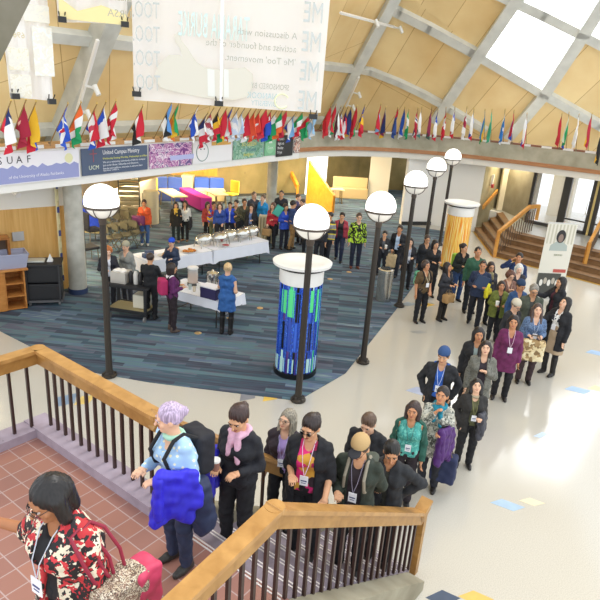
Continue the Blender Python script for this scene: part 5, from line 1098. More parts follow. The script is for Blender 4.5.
def clip(o, x, z, w=.1):
    q = MB(); q.box((x, -.05, z), (w, .06, .07)); q.tube([(x-w*.3, -.03, z+.03), (x-w*.4, -.07, z+.09)], .008, 6); q.tube([(x+w*.3, -.03, z+.03), (x+w*.4, -.07, z+.09)], .008, 6); q.build('binder_clip', mat('#1b1a19', .4), o)
o, w = hang((134, 100), (321, 113), (9.0, 9.2), 2.0, 'large translucent white banner with faint mirrored lettering and a seated figure, top centre')
sl_ = 2.9/190
X_ = lambda px: -w/2+(px-134)/190*w
zb_ = o.location.z; ZP = lambda py: PD(225, py, 9.1).z-zb_
for k in range(6): bt(o, 'TOO.', .29, X_(147), ZP(95-23*k), '#c3c8c6', xs=.5)
for k in range(7): bt(o, 'ME', .38, X_(308), ZP(104-29.5*k), '#c3c8c6', xs=.6)
bt(o, 'TARANA BURKE', .44, X_(211), ZP(40), '#cfe3de', xs=.30)
for k, t_ in enumerate(('A discussion with', 'activist and founder of the', "'Me Too' movement.")): bt(o, t_, .155, X_(293), ZP(33+13.5*k), '#bdbfb8', 'LEFT' if False else 'RIGHT', -1 if False else 1) if False else bt(o, t_, .125, X_(293)-0.0, ZP(34+13.2*k), '#b9bab2', 'LEFT', .95)
bt(o, 'SPONSORED BY', .11, X_(288), ZP(86), '#b9bbb4', 'LEFT', .7); bt(o, 'NANOOK', .12, X_(276), ZP(96), '#b7cfd4', 'LEFT', .8); bt(o, 'DIVERSITY', .1, X_(276), ZP(103), '#b7cfd4', 'LEFT', .8)
q = MB(); q.tube([(X_(281)+.1*cos(t), -.052, ZP(97)+.1*sin(t)) for t in np.linspace(.5, 5.6, 20)], .012, 6); q.build('logo_ring', mat('#e6e8c4', .7), o)
fig = [(154, 82), (158, 70), (168, 60), (178, 59), (181, 60), (178, 52), (174, 46), (173, 40), (177, 37), (180, 45), (186, 52), (194, 64), (202, 69), (214, 70), (228, 69), (242, 66), (250, 72), (251, 84), (246, 95), (232, 99), (205, 99), (180, 96), (160, 92)]
disc([(X_(x), ZP(y)) for x, y in fig], mat('#d8d3c4', .8), 'printed_figure', o, -.046, .002)
disc([(X_(x), ZP(y)) for x, y in ((205, 70), (212, 71), (213, 97), (206, 97))], mat('#e2e2da', .8), 'figure_strap', o, -.05, .002); disc([(X_(x), ZP(y)) for x, y in ((221, 69), (226, 70), (227, 97), (222, 97))], mat('#e2e2da', .8), 'figure_strap', o, -.05, .002)
q = MB(); q.tube([(X_(219), -.04, ZP(101)), (X_(218.5), -.04, ZP(40)), (X_(218), -.04, ZP(-20))], .022, 6); q.build('seam_tape', mat('#fafafa', .5), o)
for px, py in ((137, 101), (217, 105), (315, 112)): clip(o, X_(px), ZP(py)+.02+ (0.0), .12)
o, w = hang((10, 97), (54, 101), (9.0, 9.2), 1.85, 'narrow translucent banner with faint framed pictures at the top left corner')
for (x0, x1, y0, y1, c_) in ((-.28, -.02, .35, .62, '#e3dcc2'), (-.28, -.02, .02, .30, '#e2dbc6'), (-.05, .28, .95, 1.15, '#efe9d8'), (-.3, .3, 1.25, 1.7, '#e8e3cf'), (.04, .3, .3, .9, '#eaeee8')): disc([(x0, y0), (x1, y0), (x1, y1), (x0, y1)], pattern('noise', [c_, '#ece8da', '#e6e2d6'], 14) , 'printed_panel', o, -.05, .002)
clip(o, -w/2+.05, .03); clip(o, w/2-.05, -.02); bt(o, '6961', .1, -.15, .74, '#d9cda8')
o, w = hang((58, 22), (128, 24), (9.0, 9.1), 1.5, 'small translucent banner with a pale yellow wave, left of the large banner')
disc([(-w/2+.02, .01), (w/2-.02, .01), (w/2-.02, .14), (.1, .22), (-.2, .12), (-w/2+.02, .26)], mat('#eeddA0', .8), 'yellow_wave', o, -.05, .002); bt(o, 'NURSA', .13, .38, .1, '#b9b3a0'); bt(o, 'Foundation and Avenues', .1, .1, .3, '#c2bdac'); clip(o, -w/2+.05, .0); clip(o, w/2-.05, .02)
# ------------------------------------------------------------------ flags
def azhit(x, y, poly):
    r = ray(x, y); d = Vector((r.x, r.y)); best = None
    for a, b in zip(poly[:-1], poly[1:]):
        a = Vector(a); b = Vector(b); e = b-a; den = d.x*e.y-d.y*e.x
        if abs(den) < 1e-9: continue
        t = (a.x*e.y-a.y*e.x)/den; s_ = (a.x*d.y-a.y*d.x)/den
        if -.001 <= s_ <= 1.001 and t > 0: best = (t, Vector((e.x, e.y, 0)).normalized())
    return (CAM+r*best[0], best[1]) if best else None
W_, Rd, Bl, Ye, Gn, Or, Bk, Nv, Lb, Mr = '#f2f2f2', '#cf2138', '#2352c4', '#f2c02c', '#169c5e', '#ec6a2c', '#242424', '#27356e', '#7db4e6', '#8e2440'
def hs(*c): return lambda u, v: c[min(len(c)-1, int(v*len(c)))]
def vs_(*c): return lambda u, v: c[min(len(c)-1, int(u*len(c)))]
def cross(bgc, c, c2=None): return lambda u, v: (c2 if c2 and (abs(u-.38) < .05 or abs(v-.5) < .08) else c if (abs(u-.38) < .1 or abs(v-.5) < .15) else bgc)
def canton(base, c, star=W_): return lambda u, v: ((star if (u-.18)**2+(v-.25)**2*1.2 < .006 else c) if (u < .38 and v < .5) else base(u, v))
def disc_(base, c, r=.18, cu=.5): return lambda u, v: c if (u-cu)**2+((v-.5)*.8)**2 < r*r else base(u, v)
def tri(base, c): return lambda u, v: c if u < .45*(1-abs(v-.5)*2) else base(u, v)
so = lambda c: (lambda u, v: c)
diag = lambda a, b: (lambda u, v: a if (u+v) % .5 < .25 else b)
FLG = [ # tip pixel, pattern, label colours
 (11, 101, canton(hs(W_, Rd), Nv), 'white over red flag with a dark blue corner'), (26, 100, disc_(so('#a81f3c'), '#e8b6a0', .07, .35), 'plain crimson flag with small pale mark'), (36, 102, hs(Ye, Ye, Bl, Rd), 'yellow, blue and red flag'),
 (68, 104, disc_(lambda u, v: W_ if .42 < v < .58 or .42 < u < .5 else (Bl if (u < .45) != (v < .5) else '#3560d0'), Rd, .1), 'blue flag with a white cross and red centre'), (81, 103, vs_(Or, W_, Gn), 'orange, white and green flag'), (97, 104, disc_(hs(Rd, W_, Bl), '#c94458', .13), 'red, white and blue flag with a checked crest'),
 (106, 102, tri(hs(W_, Rd), Bl), 'blue, white and red flag with a blue wedge'), (116, 101, cross(Rd, W_), 'red flag with a white cross'), (143, 106, hs(Rd, W_, Bk), 'red, white and black flag, hanging alone'), (172, 102, hs('#5c95d8', Bk, W_), 'light blue, black and white flag'), (179, 103, hs(Gn, Ye, '#e07a2c'), 'green, yellow and orange flag'),
 (199, 105, cross(W_, Bl), 'white flag with a blue cross'), (208, 113, vs_(Nv, W_, Rd), 'navy, white and red flag'), (214, 108, diag(W_, '#b84a58'), 'white and dull red checked flag'), (221, 107, vs_(Bk, Ye, Rd), 'black, gold and red flag'), (227, 108, hs(Rd, Ye, Gn), 'red, yellow and green flag'), (233, 107, canton(hs(Rd, W_, Rd), '#3b4ea2'), 'red and white flag with violet corner'), (239, 108, diag('#c7d7ee', W_), 'pale blue and white striped flag'),
 (245, 108, hs('#bcd2ee', W_, '#bcd2ee'), 'pale sky blue and white flag'), (251, 109, disc_(hs(Rd, W_), W_, .06), 'red over white flag'), (257, 108, so('#e2512e'), 'plain orange red flag'), (262, 108, disc_(so('#df4330'), W_, .1), 'orange red flag with a white mark'), (267, 108, hs(Rd, '#d13a4c'), 'bright red flag'),
 (272, 110, canton(so(Bl), Rd), 'blue flag with a red and white corner'), (277, 111, canton(so(Gn), W_), 'green flag with a pale corner'), (283, 110, vs_(Gn, W_, Or), 'green, white and orange flag'), (287, 110, so('#c4203a'), 'broad plain red flag'), (296, 113, hs(Lb, W_, Bl), 'light blue, white and blue flag'), (303, 112, vs_(Gn, W_, Rd), 'green, white and red upright striped flag'), (311, 114, vs_(Rd, Gn, Gn), 'red edged green flag'), (318, 112, hs('#9cc6ea', W_, '#9cc6ea'), 'light blue and white banded flag'),
 (331, 106, disc_(so('#c9202e'), Ye, .16), 'large red flag with a yellow disc'), (336, 105, hs(Rd, Gn, W_), 'red flag with green and white stripes'), (341, 107, hs(W_, '#5a2030', W_), 'white and maroon flag'), (344, 107, canton(hs(Rd, W_, Rd, W_, Rd, W_), Nv), 'striped red and white flag with navy corner'), (348, 107, canton(hs(Rd, W_, Rd, W_, Rd), '#2a2f66'), 'second striped red and white flag, with a darker corner'), (352, 106, hs(Nv, Nv, '#d8a93c'), 'navy flag with gold edge'), (357, 106, disc_(hs(Rd, Gn, Rd), W_, .07), 'red and green flag with small white mark'), (365, 105, vs_(Bl, Ye, Rd), 'blue, yellow and red flag'),
 (381, 104, disc_(hs(Rd, Lb, Rd), Bl, .08), 'red flag with a light blue middle'), (386, 107, hs(Nv, '#7a2044', Ye), 'navy and maroon flag'), (398, 107, canton(so('#2c4a8e'), Rd), 'deep blue flag with a red crossed corner'), (405, 107, hs('#1f4fae', W_), 'blue over white flag'), (409, 109, vs_(Gn, W_, Gn), 'green, white and green flag'), (418, 108, cross('#b3203a', W_, Nv), 'dark red flag with a white and blue cross'), (422, 107, disc_(hs(W_, '#3f7f78'), '#3f7f78', .1), 'white and grey green flag'), (432, 107, hs('#8e2a4e', '#3f5f52'), 'maroon and dark green flag'),
 (438, 110, canton(hs(W_, Rd), Bl), 'white and red flag with a blue square'), (446, 108, vs_(Rd, W_, Rd), 'red, white and red flag'), (455, 107, tri(hs(W_, Rd), Bl), 'white and red flag with a blue wedge'), (467, 107, vs_(W_, '#a42848', W_), 'white flag with a maroon band'), (474, 109, hs(W_, Bl, Rd), 'white, blue and red flag'), (485, 110, hs('#3c8fd2', Ye, Gn), 'sky blue, yellow and green flag'), (492, 110, disc_(so('#45b08c'), '#8ad0b4', .1), 'plain sea green flag'),
 (505, 110, lambda u, v: W_ if abs(u-v) < .14 else '#2f7fd0', 'bright blue flag with a white diagonal'), (514, 111, hs('#c42440', '#2c56c0', W_), 'crimson, blue and white flag'), (527, 114, disc_(hs(W_, '#2a55cc', Rd), W_, .05, .3), 'white, blue and red flag, last before the gap'), (562, 114, disc_(so('#c22a36'), Ye, .08), 'dark red flag with a yellow star, first after the gap'), (569, 113, lambda u, v: Gn if abs(v-.5) < .2 else (Bl if v > .5 else '#d8e6d0'), 'green, blue and white flag'), (579, 115, disc_(so(W_), '#b8b8c0', .1), 'plain white flag with a small grey emblem'), (592, 114, hs('#c0304a', Ye, '#c0304a'), 'red, yellow and red flag'), (602, 131, hs(Bk, Ye, Bk), 'black and gold flag at the right edge')]
allp_ = FL+FR[1:]; inn = off(allp_, -.5); staffm = mat('#9b7a45', .5); tipm = mat('#c9a95a', .4, metal=.6)
for i, (x, y, pf_, lab) in enumerate(FLG):
    h_ = azhit(x, y, inn)
    if not h_: continue
    tip, tg = h_; n_ = Vector((tg.y, -tg.x, 0)); 
    if tip.z < 3.9: tip.z = 3.95
    base = Vector((tip.x, tip.y, 0))-n_*.5+tg*(-.12 if x < 330 else .05); base.z = 3.54 if x > 300 else 3.5; jit = random.Random(i)
    root = empty('flag', base, lab+(' on a balcony staff' if i % 2 else ' hanging on the balcony'), 'flag', 0, 'flags along the balcony rail')
    T = tip-base; q = MB(); q.tube([(0, 0, 0), tuple(T)], .012, 8); q.build('staff', staffm, root, fix=False); q = MB(); q.lathe(tuple(T), [(.018, 0), (.01, .03), (0, .06)], 8); q.build('finial', tipm, root); q = MB(); q.lathe((0, 0, 0), [(.022, -.03), (.026, .05)], 10); q.build('socket', mat('#7a6a52', .5), root)
    nu, nv_ = 22, 14; vs = []; cols = []; idx = {}; fs = []; mi = []
    ln = (.62 if x < 330 else .84)+jit.random()*.1; dirx = -T.normalized(); ph = jit.random()*6
    for a in range(nu+1):
        uu = a/nu
        for b in range(nv_+1):
            vv = b/nv_; H_ = T+dirx*(.02+.6*vv); gather = .52*(1-(1-uu)**2); ctr = T+dirx*.2+n_*.0
            hx = Vector((H_.x, H_.y, 0)).lerp(Vector((ctr.x, ctr.y, 0)), gather); z = H_.z*(1-.75*gather)+(T.z-.04)*.75*gather-uu*ln*(.97-.06*vv)
            wv = (.028+.03*uu)*sin(vv*9+ph+uu*3.)*min(1, uu*4+.1); vs.append((hx.x+tg.x*wv*1.2+n_.x*wv*.8, hx.y+tg.y*wv*1.2+n_.y*wv*.8, z))
    for a in range(nu):
        for b in range(nv_):
            c_ = pf_((a+.5)/nu, (b+.5)/nv_); 
            if c_ not in idx: idx[c_] = len(idx)
            fs.append((a*(nv_+1)+b, a*(nv_+1)+b+1, (a+1)*(nv_+1)+b+1, (a+1)*(nv_+1)+b)); mi.append(idx[c_])
    me = bpy.data.meshes.new('cloth'); me.from_pydata(vs, [], fs); [me.materials.append(mat(c_, .75)) for c_ in idx]; me.polygons.foreach_set('material_index', mi); me.polygons.foreach_set('use_smooth', [True]*len(fs)); link('cloth', me, None, root)
# ------------------------------------------------------------------ the people
def tote(pi, sg, label, col, w=.36, h=.34, d=.1, drop=.0, vox=.014, strap='#6a5a48', at=None, kindn='tote_bag', cat='bag', rz=0):
    p = at or at_hand(pi, sg); root = empty(kindn, p, label, cat, pi['rz']+rz, 'backpacks and bags carried in the queue')
    blob('bag_body', [rbx((0, 0, -h/2-.1-drop), (w/2-.04, d/2, h/2-.03), .035)], col if not isinstance(col, str) else mat(col, .7), root, vox, .02, .007, 1)
    for y in (-d/2, d/2): q = MB(); q.tube([(-w*.28, y, -.12-drop), (-w*.15, y*.5, -.01), (w*.15, y*.5, -.01), (w*.28, y, -.12-drop)], .01, 6); q.build('handle', mat(strap, .7), root, fix=False)
    return root
def cup(pi, sg, label, col='#efeae2', at=None):
    p = at or at_hand(pi, sg); root = empty('drinking_cup', p+Vector((0, 0, -.02)), label, 'cup', 0); q = MB(); q.lathe((0, 0, 0), [(.028, 0), (.038, .1), (0, .1)], 16); q.build('cup_body', mat(col, .5), root); q = MB(); q.lathe((0, 0, 0), [(.041, .1), (.04, .115), (0, .118)], 16); q.build('lid', mat('#f7f5f0', .4), root)
def held_coat(pi, sg, label, col, size=1., vox=.012, shift=(0, 0, 0), group=None):
    a, e, w = pi['pose'][sg]; m_ = (e+w)/2; root = empty('folded_jacket', pi['loc'], label, 'jacket', pi['rz']); m_ = m_+V3(shift)
    d = (w-e)/np.linalg.norm(w-e); prs = []
    for k in range(5):
        t = (k/4-.5)*.24*size; o_ = m_+d*t
        prs += [cap(o_+V3((0, 0, .035)), o_+V3((.02*sin(k*2), -.05, -.30*size-.04*cos(k*1.7))), .045, .05*size), cap(o_+V3((0, 0, .035)), o_+V3((sg*.05, .04, -.22*size)), .04, .045)]
    cm = col if not isinstance(col, str) else mat(col, .55, var=.15, vscale=9); blob('jacket_body', prs, cm, root, vox, .035, .012, .9, scale=pi['s'])
    sl_ = m_+d*.1; blob('jacket_sleeve', [cap(sl_+V3((0, -.06, .03)), sl_+V3((sg*.05, -.09, -.26*size)), .045, .04)], cm, root, vox, .02, .008, 1, scale=pi['s'])
    return root
HD = .0095; MD = .0125
LAND = 'people climbing the near stairs'
# --- on the landing and the flight
redpat = pattern('cells', ['#b3222c', '#201a1c', '#b82a30', '#e6dcc4', '#1c181a', '#c8333a', '#d8ccb2', '#241d20'], 30)
p1 = person('woman in a red, black and cream patterned jacket reaching out one arm, nearest the camera', (66, 467), 1.80, LZ, -30, (-14, 24), L='down', R=('p', -6, 521, 2.55), hair=('bob', '#171313'), skin='brown', topm=redpat, hem=.80, inner='#17161a', bottom='#15151a', vox=HD, fat=1.25, lean=7, badge='#c9cdd6', glasses=True, group=LAND, gap=.05, sleeve=.95)
tp_ = p1['tw']; sh = p1['wp'](p1['pose'][1][0]+V3((.06, .1, -.12)))
tt_ = empty('tote_bag', p1['loc'], 'large tote bag with glittering and pink panels on the shoulder of the nearest woman', 'bag', p1['rz']); s1 = p1['s']
bx = lambda *p: V3(p)
blob('bag_front', [rbx((.31, .06, .92), (.05, .12, .12), .04)], pattern('cells', ['#b9a98e', '#6a5444', '#d8cdb8', '#8a6a5a', '#4a3a34'], 70), tt_, .012, .02, .01, .8, scale=s1)
blob('bag_lower', [rbx((.31, .08, .76), (.055, .14, .06), .04)], mat('#9a4a48', .6), tt_, .012, .02, .008, .8, scale=s1); blob('bag_side', [rbx((.32, .22, .88), (.055, .06, .15), .035)], mat('#c23a5c', .6), tt_, .012, .02, .008, scale=s1); blob('bag_base', [rbx((.31, .18, .70), (.05, .1, .02), .03)], mat('#2a2226', .6), tt_, .012, .02, scale=s1)
for y_ in (-.03, .05): q = MB(); q.tube([tuple(s1*v for v in p_) for p_ in ((.27, y_+.02, 1.0), (.262, y_-.04, 1.12), (.25, y_-.08, 1.24), (.215, y_-.10, 1.35), (.17, y_-.10, 1.42), (.16, y_-.04, 1.425), (.2, y_+.02, 1.37), (.25, y_+.08, 1.2), (.28, y_+.1, 1.0))], .010, 8); q.build('bag_strap', mat('#8e2038', .6), tt_, fix=False)
p2 = person('older woman with purple grey hair in a light blue printed shirt with royal blue jacket', (180, 400), 1.60, LZ, -42, (-36, 12), L='bent', R='bent', hair=('bun', '#b7a3bd'), skin='light', topm=pattern('dots', ['#f2eecb', '#a6c9ea'], 26), hem=.84, bottom='#27304a', vox=HD, fat=1.1, lean=9, group=LAND, shoes='#33302c', smile=False, collar='#a9d8c0')
backpack(p2, 'black backpack worn by the older woman with purple grey hair', '#1f1f26', size=1.05, vox=.012); held_coat(p2, 1, 'royal blue puffy jacket hanging over the arm of the purple haired woman', '#2a22c8', 1.12, .011, (.05, -.04, .05))
q = blob('rolled_jacket', [cap((0, 0, 0), (.05, .0, -.3), .085, .075), cap((.03, .05, 0), (.1, .03, -.3), .07, .06)], mat('#1f2a4a', .7), None, .013, .03, .012); q.location = p2['wp'](V3((.2, .02, .93))); tag(q, 'dark navy jacket hanging under the royal blue one', 'jacket')
p3 = person('woman looking down in a pink scarf and black cardigan, holding a lidded cup', (241, 403), 1.64, LZ*7/9, -22, (0, 22), L='bent', R='bent', hair=('bun', '#3a2622'), skin='mid', top='#1c1d24', hem=.84, bottom='#18181d', vox=HD, scarf='#d9aabf', group=LAND)
cup(p3, -1, 'takeaway cup with a white lid held by the woman in the pink scarf', '#9a6f62'); held_coat(p3, -1, 'blue and violet jacket over the arm of the woman in the pink scarf', '#2f2bb8', .95, .012, (-.06, .02, -.02))
p4 = person('woman with long grey hair and glasses in a lilac shirt and dark vest', (287, 411), 1.52, LZ*4/9, -12, (-22, -10), L='down', R='down', hair=('long', '#8c8474'), skin='light', top='#2a2028', hem=.84, inner='#a88fc8', bottom='#191a1f', vox=HD, glasses=True, badge='#b7b1d8', group=LAND, gap=.05)
p5 = person('woman in dark glasses with hair pinned up, black cardigan over a bright pink patterned top', (313, 414), 1.70, LZ*5/9, -14, (-14, 14), L=('p', 325, 498, 1.66), R='bent', hair=('bun', '#2a1d1b'), skin='mid', top='#17181e', hem=.72, inner=pattern('cells', ['#c8206a', '#e02a78', '#2a1a24', '#d8a03a', '#a81c54'], 11), bottom='#15151a', vox=HD, glasses='dark', badge='#e4cfe2', group=LAND, gap=.085, fat=1.15, sleeve=.95)
p7 = person('man in a tan and black cap looking down, dark green jacket and lanyard', (363, 434), 1.69, LZ*4/9, -20, (-8, 20), L=('p', 379, 489, 1.44), R='bent', hair=('short', '#4a3a2e'), skin='mid', top='#2b332a', hem=.86, inner='#2c2228', bottom='#1b1b1f', vox=HD, hat=('cap', '#b99a6a', '#23242a'), glasses=True, badge='#8a8396', female=False, group=LAND, gap=.07)
backpack(p7, 'grey green backpack on the man in the tan cap', '#4a4f44', '#8d8676', vox=.013)
p6 = person('man with short brown hair in a black jacket and open collar, looking down', (371, 412), 1.76, LZ*0/9, -25, (-5, 24), hair=('short', '#5c4636'), skin='light', top='#1b1c20', hem=.82, inner='#4a4c50', bottom='#1a1a1e', vox=HD, female=False, group=LAND, L='low', R='low')
p8 = person('man with slick black hair in a dark track jacket, one hand on the handrail', (393, 440), 1.68, LZ*2/9, -18, (12, 18), L=('p', 402, 494, 1.2), R='down', hair=('short', '#17130f'), skin='tan', top='#24262a', hem=.86, inner='#2f3028', bottom='#17171b', vox=HD, female=False, group=LAND, gap=.02)
# --- the queue on the floor, nearest first
Q0 = 'people waiting in the queue'
p9 = person('smiling woman in a teal knitted vest with green sleeves and a name badge', (414, 404), 1.58, 0, -14, (-8, -6), L='down', R='down', hair=('bob', '#3a2a26'), skin='tan', top='#235245', hem=.84, inner=pattern('noise', ['#4ba79c', '#3a8f88', '#6ec2b2'], 22), bottom='#2a2228', vox=HD, badge='#3a5a54', gap=.17)
p10 = person('woman holding her chin, grey patterned coat and teal scarf', (443, 388), 1.62, 0, -22, (-6, -14), L='bent', R='mouth', hair=('bun', '#2b2320'), skin='tan', topm=pattern('cells', ['#8c8f86', '#cfcdbf', '#55584f', '#b5b3a4'], 34), hem=.62, bottom='#24252c', vox=HD, scarf='#1f7f96')
held_coat(p10, 1, 'dark purple jacket over the arm of the woman with the teal scarf', '#4a1f66', 1.3, .012, (0, -.05, 0)); tote(p10, -1, 'navy bag hanging low beside the woman with the teal scarf', '#232c4e', .34, .4, .12, at=p10['wp'](V3((.2, .05, .75))))
p11 = person('man in a navy beanie and bright blue hoodie under a black puffer coat', (445, 348), 1.68, 0, -20, (-4, 8), L='pocket', R='pocket', hair=('short', '#17130f'), skin='mid', top='#1f2024', hem=.74, inner='#2a5cb4', bottom='#1b1d24', vox=HD, hat=('beanie', '#34507e'), hood='#2b58a8', badge='#c9d2e8', female=False, fat=1.12, gap=.06)
p12 = person('woman looking up in a black and olive coat, grey jacket on her arm', (476, 381), 1.60, 0, -8, (-4, -28), L='bent', R='pocket', hair=('bob', '#17120f'), skin='light', top='#2a2826', hem=.76, inner='#5a5a3a', bottom='#1c1b1e', vox=HD, collar='#a89a80', badge='#8a8a5a', fat=1.08)
held_coat(p12, 1, 'charcoal jacket over the arm of the woman looking up', '#3e3e46', 1.1, .012)
p13 = person('woman with long dark hair in a grey tweed coat, one hand on her chest', (487, 342), 1.62, 0, -12, (-4, -18), L='chest', R='down', hair=('long', '#261a16'), skin='light', top='#6d6c64', topm=pattern('noise', ['#6a6a62', '#7d7b70', '#56564e'], 60), hem=.66, inner='#2a2028', bottom='#1b1b20', vox=.0105, gap=.06)
p14 = person('woman in a black coat with a grey scarf just behind the tweed coat', (480, 328), 1.64, 0, -10, (4, -4), L='down', R='down', hair=('bob', '#1c1614'), skin='tan', top='#1d1d20', hem=.7, inner='#83908c', bottom='#18181c', vox=MD, gap=.05)
p15 = person('woman in a long maroon tunic with a white badge on a lanyard', (510, 316), 1.63, 0, -14, (-4, -8), L='down', R='down', hair=('longback', '#241815'), skin='tan', top='#6a2452', hem=.62, bottom='#1a181c', vox=MD, badge='#d9b8c8', shoes='#2a2422')
p16 = person('woman in a blue patterned blouse holding a cream printed bag', (533, 304), 1.66, 0, -10, (0, -12), L='bent', R='bent', hair=('long', '#4a3a34'), skin='light', topm=pattern('noise', ['#4a6284', '#6d86a8', '#36496a'], 30), hem=.82, bottom='#3a2a2c', vox=MD, badge='#9fb0c8')
tote(p16, 1, 'cream tote bag printed with brown circles held by the woman in blue', pattern('cells', ['#e2cfa2', '#d9c190', '#a88a5c', '#e8dab2', '#8a6f48'], 16), .4, .4, .06, at=p16['wp'](V3((.0, -.30, 1.18))))
p17 = person('person in a cream knitted hat and glasses behind the maroon tunic', (516, 299), 1.60, 0, 20, (10, 20), L='down', R='down', hair=('short', '#8a7a66'), skin='light', top='#2a2a2c', hem=.8, bottom='#1e1e22', vox=MD, hat=('beanie', '#cfc6b0'), glasses=True)
p18 = person('woman in a black coat over a tan dress, one arm held out', (566, 298), 1.66, 0, -55, (-10, -20), R='reach', L='down', hair=('long', '#16100e'), skin='light', top='#1c1c20', hem=.6, inner=pattern('cells', ['#eceae4', '#2a2a30', '#efefec'], 14), skirt=('#b59d80', .52), tights='#17171b', vox=MD, gap=.07, badge='#f0f0f0')
p19 = person('woman with long dark hair and a dark coat right beside the pull up banner', (562, 277), 1.68, 0, -75, (0, 0), R='reach', L='down', hair=('long', '#1a1210'), skin='mid', top='#1f2026', hem=.7, inner='#4a2030', bottom='#1a1a1e', vox=MD)
p20 = person('older man with glasses and grey hair in a grey green jacket', (535, 284), 1.74, 0, -6, (0, 14), hair=('short', '#8d877c'), skin='mid', top='#4a5044', hem=.78, inner='#3a3c38', bottom='#24242a', vox=MD, glasses=True, female=False, fat=1.1)
p21 = person('person in a blue cap partly hidden behind the older man with glasses', (532, 280), 1.66, 0, 10, (8, 12), hair=('short', '#3a2c22'), skin='tan', top='#2f4f7a', hem=.8, bottom='#22242a', vox=.016, hat=('beanie', '#2a3e5c'), loc=(P(529, 279, 1.66).x-.05, P(529, 279, 1.66).y+.25))
p22 = person('woman with short curly auburn hair and a brown coat', (511, 270), 1.60, 0, 4, (8, 16), R='chest', hair=('curly', '#5f3a2a'), skin='light', top='#7a5648', hem=.72, bottom='#26222a', vox=MD, glasses=True, badge='#c9b8a8')
p23 = person('woman with white hair in a dark patterned coat', (520, 264), 1.6, 0, -6, (0, 6), hair=('bob', '#d8d6d0'), skin='fair', topm=pattern('noise', ['#24242c', '#3a3038', '#1c1c22'], 20), hem=.75, bottom='#22222a', vox=MD, L='bent')
p24 = person('man shading his eyes with a raised arm, blue and black jacket', (520, 253), 1.68, 0, -20, (-6, -6), R='up', L='bent', hair=('short', '#241c18'), skin='tan', top='#22355e', hem=.84, bottom='#1d2028', vox=MD, female=False)
p25 = person('woman in an olive green puffer jacket holding a white cup', (496, 281), 1.62, 0, -6, (0, -8), L='bent', R='bent', hair=('longback', '#2a1e1a'), skin='tan', top='#67702f', hem=.74, inner='#3a2a2c', bottom='#1b1c22', vox=MD, fat=1.1, gap=.03)
cup(p25, -1, 'white paper cup held by the woman in the olive puffer jacket', '#f2f0ea')
p26 = person('man in a navy jacket holding a blue folder and leaning on one leg', (482, 261), 1.70, 0, -16, (0, 4), L='bent', R='bent', hair=('buzz', '#231b17'), skin='tan', top='#25324e', hem=.82, bottom='#1c1e26', vox=MD, female=False, stride=.35)
q = MB(); q.box((0, 0, 0), (.3, .02, .36), bev=.006); q.box((.02, -.012, .0), (.26, .006, .32), mi=1); o = q.build('folder', [mat('#31425f', .5), mat('#3d5274', .5)]); o.location = p26['wp'](V3((.02, -.3, 1.25))); o.rotation_euler = (.35, .25, p26['rz']); tag(o, 'dark blue folder held against the chest by the man in navy', 'folder')
held_coat(p26, 1, 'bright yellow jacket over the arm of the man with the blue folder', '#e8dc28', .7, .014)
p27 = person('woman with long dark hair, glasses and a patterned scarf behind the man in navy', (492, 262), 1.62, 0, 4, (0, 2), hair=('long', '#2a1e1c'), skin='mid', top='#3a3a40', hem=.8, bottom='#24242a', vox=.016, glasses=True, scarf='#9a8f6a')
p28 = person('broad man in a dark green sweater with black hair', (479, 247), 1.78, 0, 2, (-4, 0), hair=('buzz', '#1a1412'), skin='tan', top='#2f5a44', hem=.84, bottom='#22262e', vox=MD, female=False, fat=1.2, L='down')
p29 = person('woman leaning forward in a black and green jacket near the orange kiosk', (464, 243), 1.66, 0, 20, (14, -4), R='bent', L='bent', hair=('tail', '#231815'), skin='mid', top='#1d2422', hem=.84, bottom='#27406a', vox=MD, lean=6)
backpack(p29, 'lime green and black pack on the woman by the orange kiosk', '#8fb83a', vox=.018)
p30 = person('woman in a long charcoal coat and tall black boots with a tan bag', (448, 263), 1.64, 0, 42, (8, -8), L='bent', R='bent', hair=('long', '#1c1412'), skin='tan', top='#33343a', hem=.66, bottom='#2a3a5e', vox=MD, skirt=('#33343a', .62), tights='#141317')
tote(p30, -1, 'tan leather handbag carried by the woman in the charcoal coat', '#b08a58', .3, .2, .1, at=p30['wp'](V3((-.1, -.22, 1.0))))
p31 = person('woman in a brown cardigan with cream trim and a green backpack', (425, 261), 1.56, 0, 22, (8, -4), L='low', R='down', hair=('curly', '#3a2c26'), skin='tan', top='#5e4a2e', hem=.84, bottom='#1a1a1e', vox=MD, badge='#e6d9b8', sleeve=.5, shoes='boot')
backpack(p31, 'green patterned backpack on the woman in the brown cardigan', pattern('cells', ['#4fae86', '#8fd0b0', '#2f7f66'], 20), vox=.018)
p32 = person('woman in a black coat at the end of the carpet holding a card', (436, 240), 1.64, 0, 14, (6, 4), L='bent', R='bent', hair=('bob', '#161110'), skin='mid', top='#1d1e22', hem=.7, bottom='#1b1c20', vox=.015)
p33 = person('person with glasses and short dark hair in a dark hooded coat', (428, 235), 1.68, 0, 4, (0, 6), hair=('short', '#3a2c24'), skin='mid', top='#26292f', hem=.7, bottom='#20222a', vox=.015, glasses=True)
p34 = person('woman with very long dark hair and white badge behind the fourth pole', (411, 238), 1.58, 0, -4, (0, 0), L='bent', hair=('long', '#1a1311'), skin='light', top='#24242a', hem=.62, inner='#a9b4c8', bottom='#1b1b20', vox=.015, badge='#dfe3ee')
p35 = person('man in a black suit and light blue shirt walking with a paper bag', (402, 226), 1.74, 0, -22, (0, 0), L='bent', R='low', hair=('short', '#241a16'), skin='tan', top='#1e1f24', hem=.66, inner='#b9cfe8', bottom='#1f222c', vox=.015, female=False, stride=.45, gap=.06)
tote(p35, -1, 'brown paper bag carried by the man in the black suit', '#cdb48a', .34, .36, .14, kindn='paper_bag')
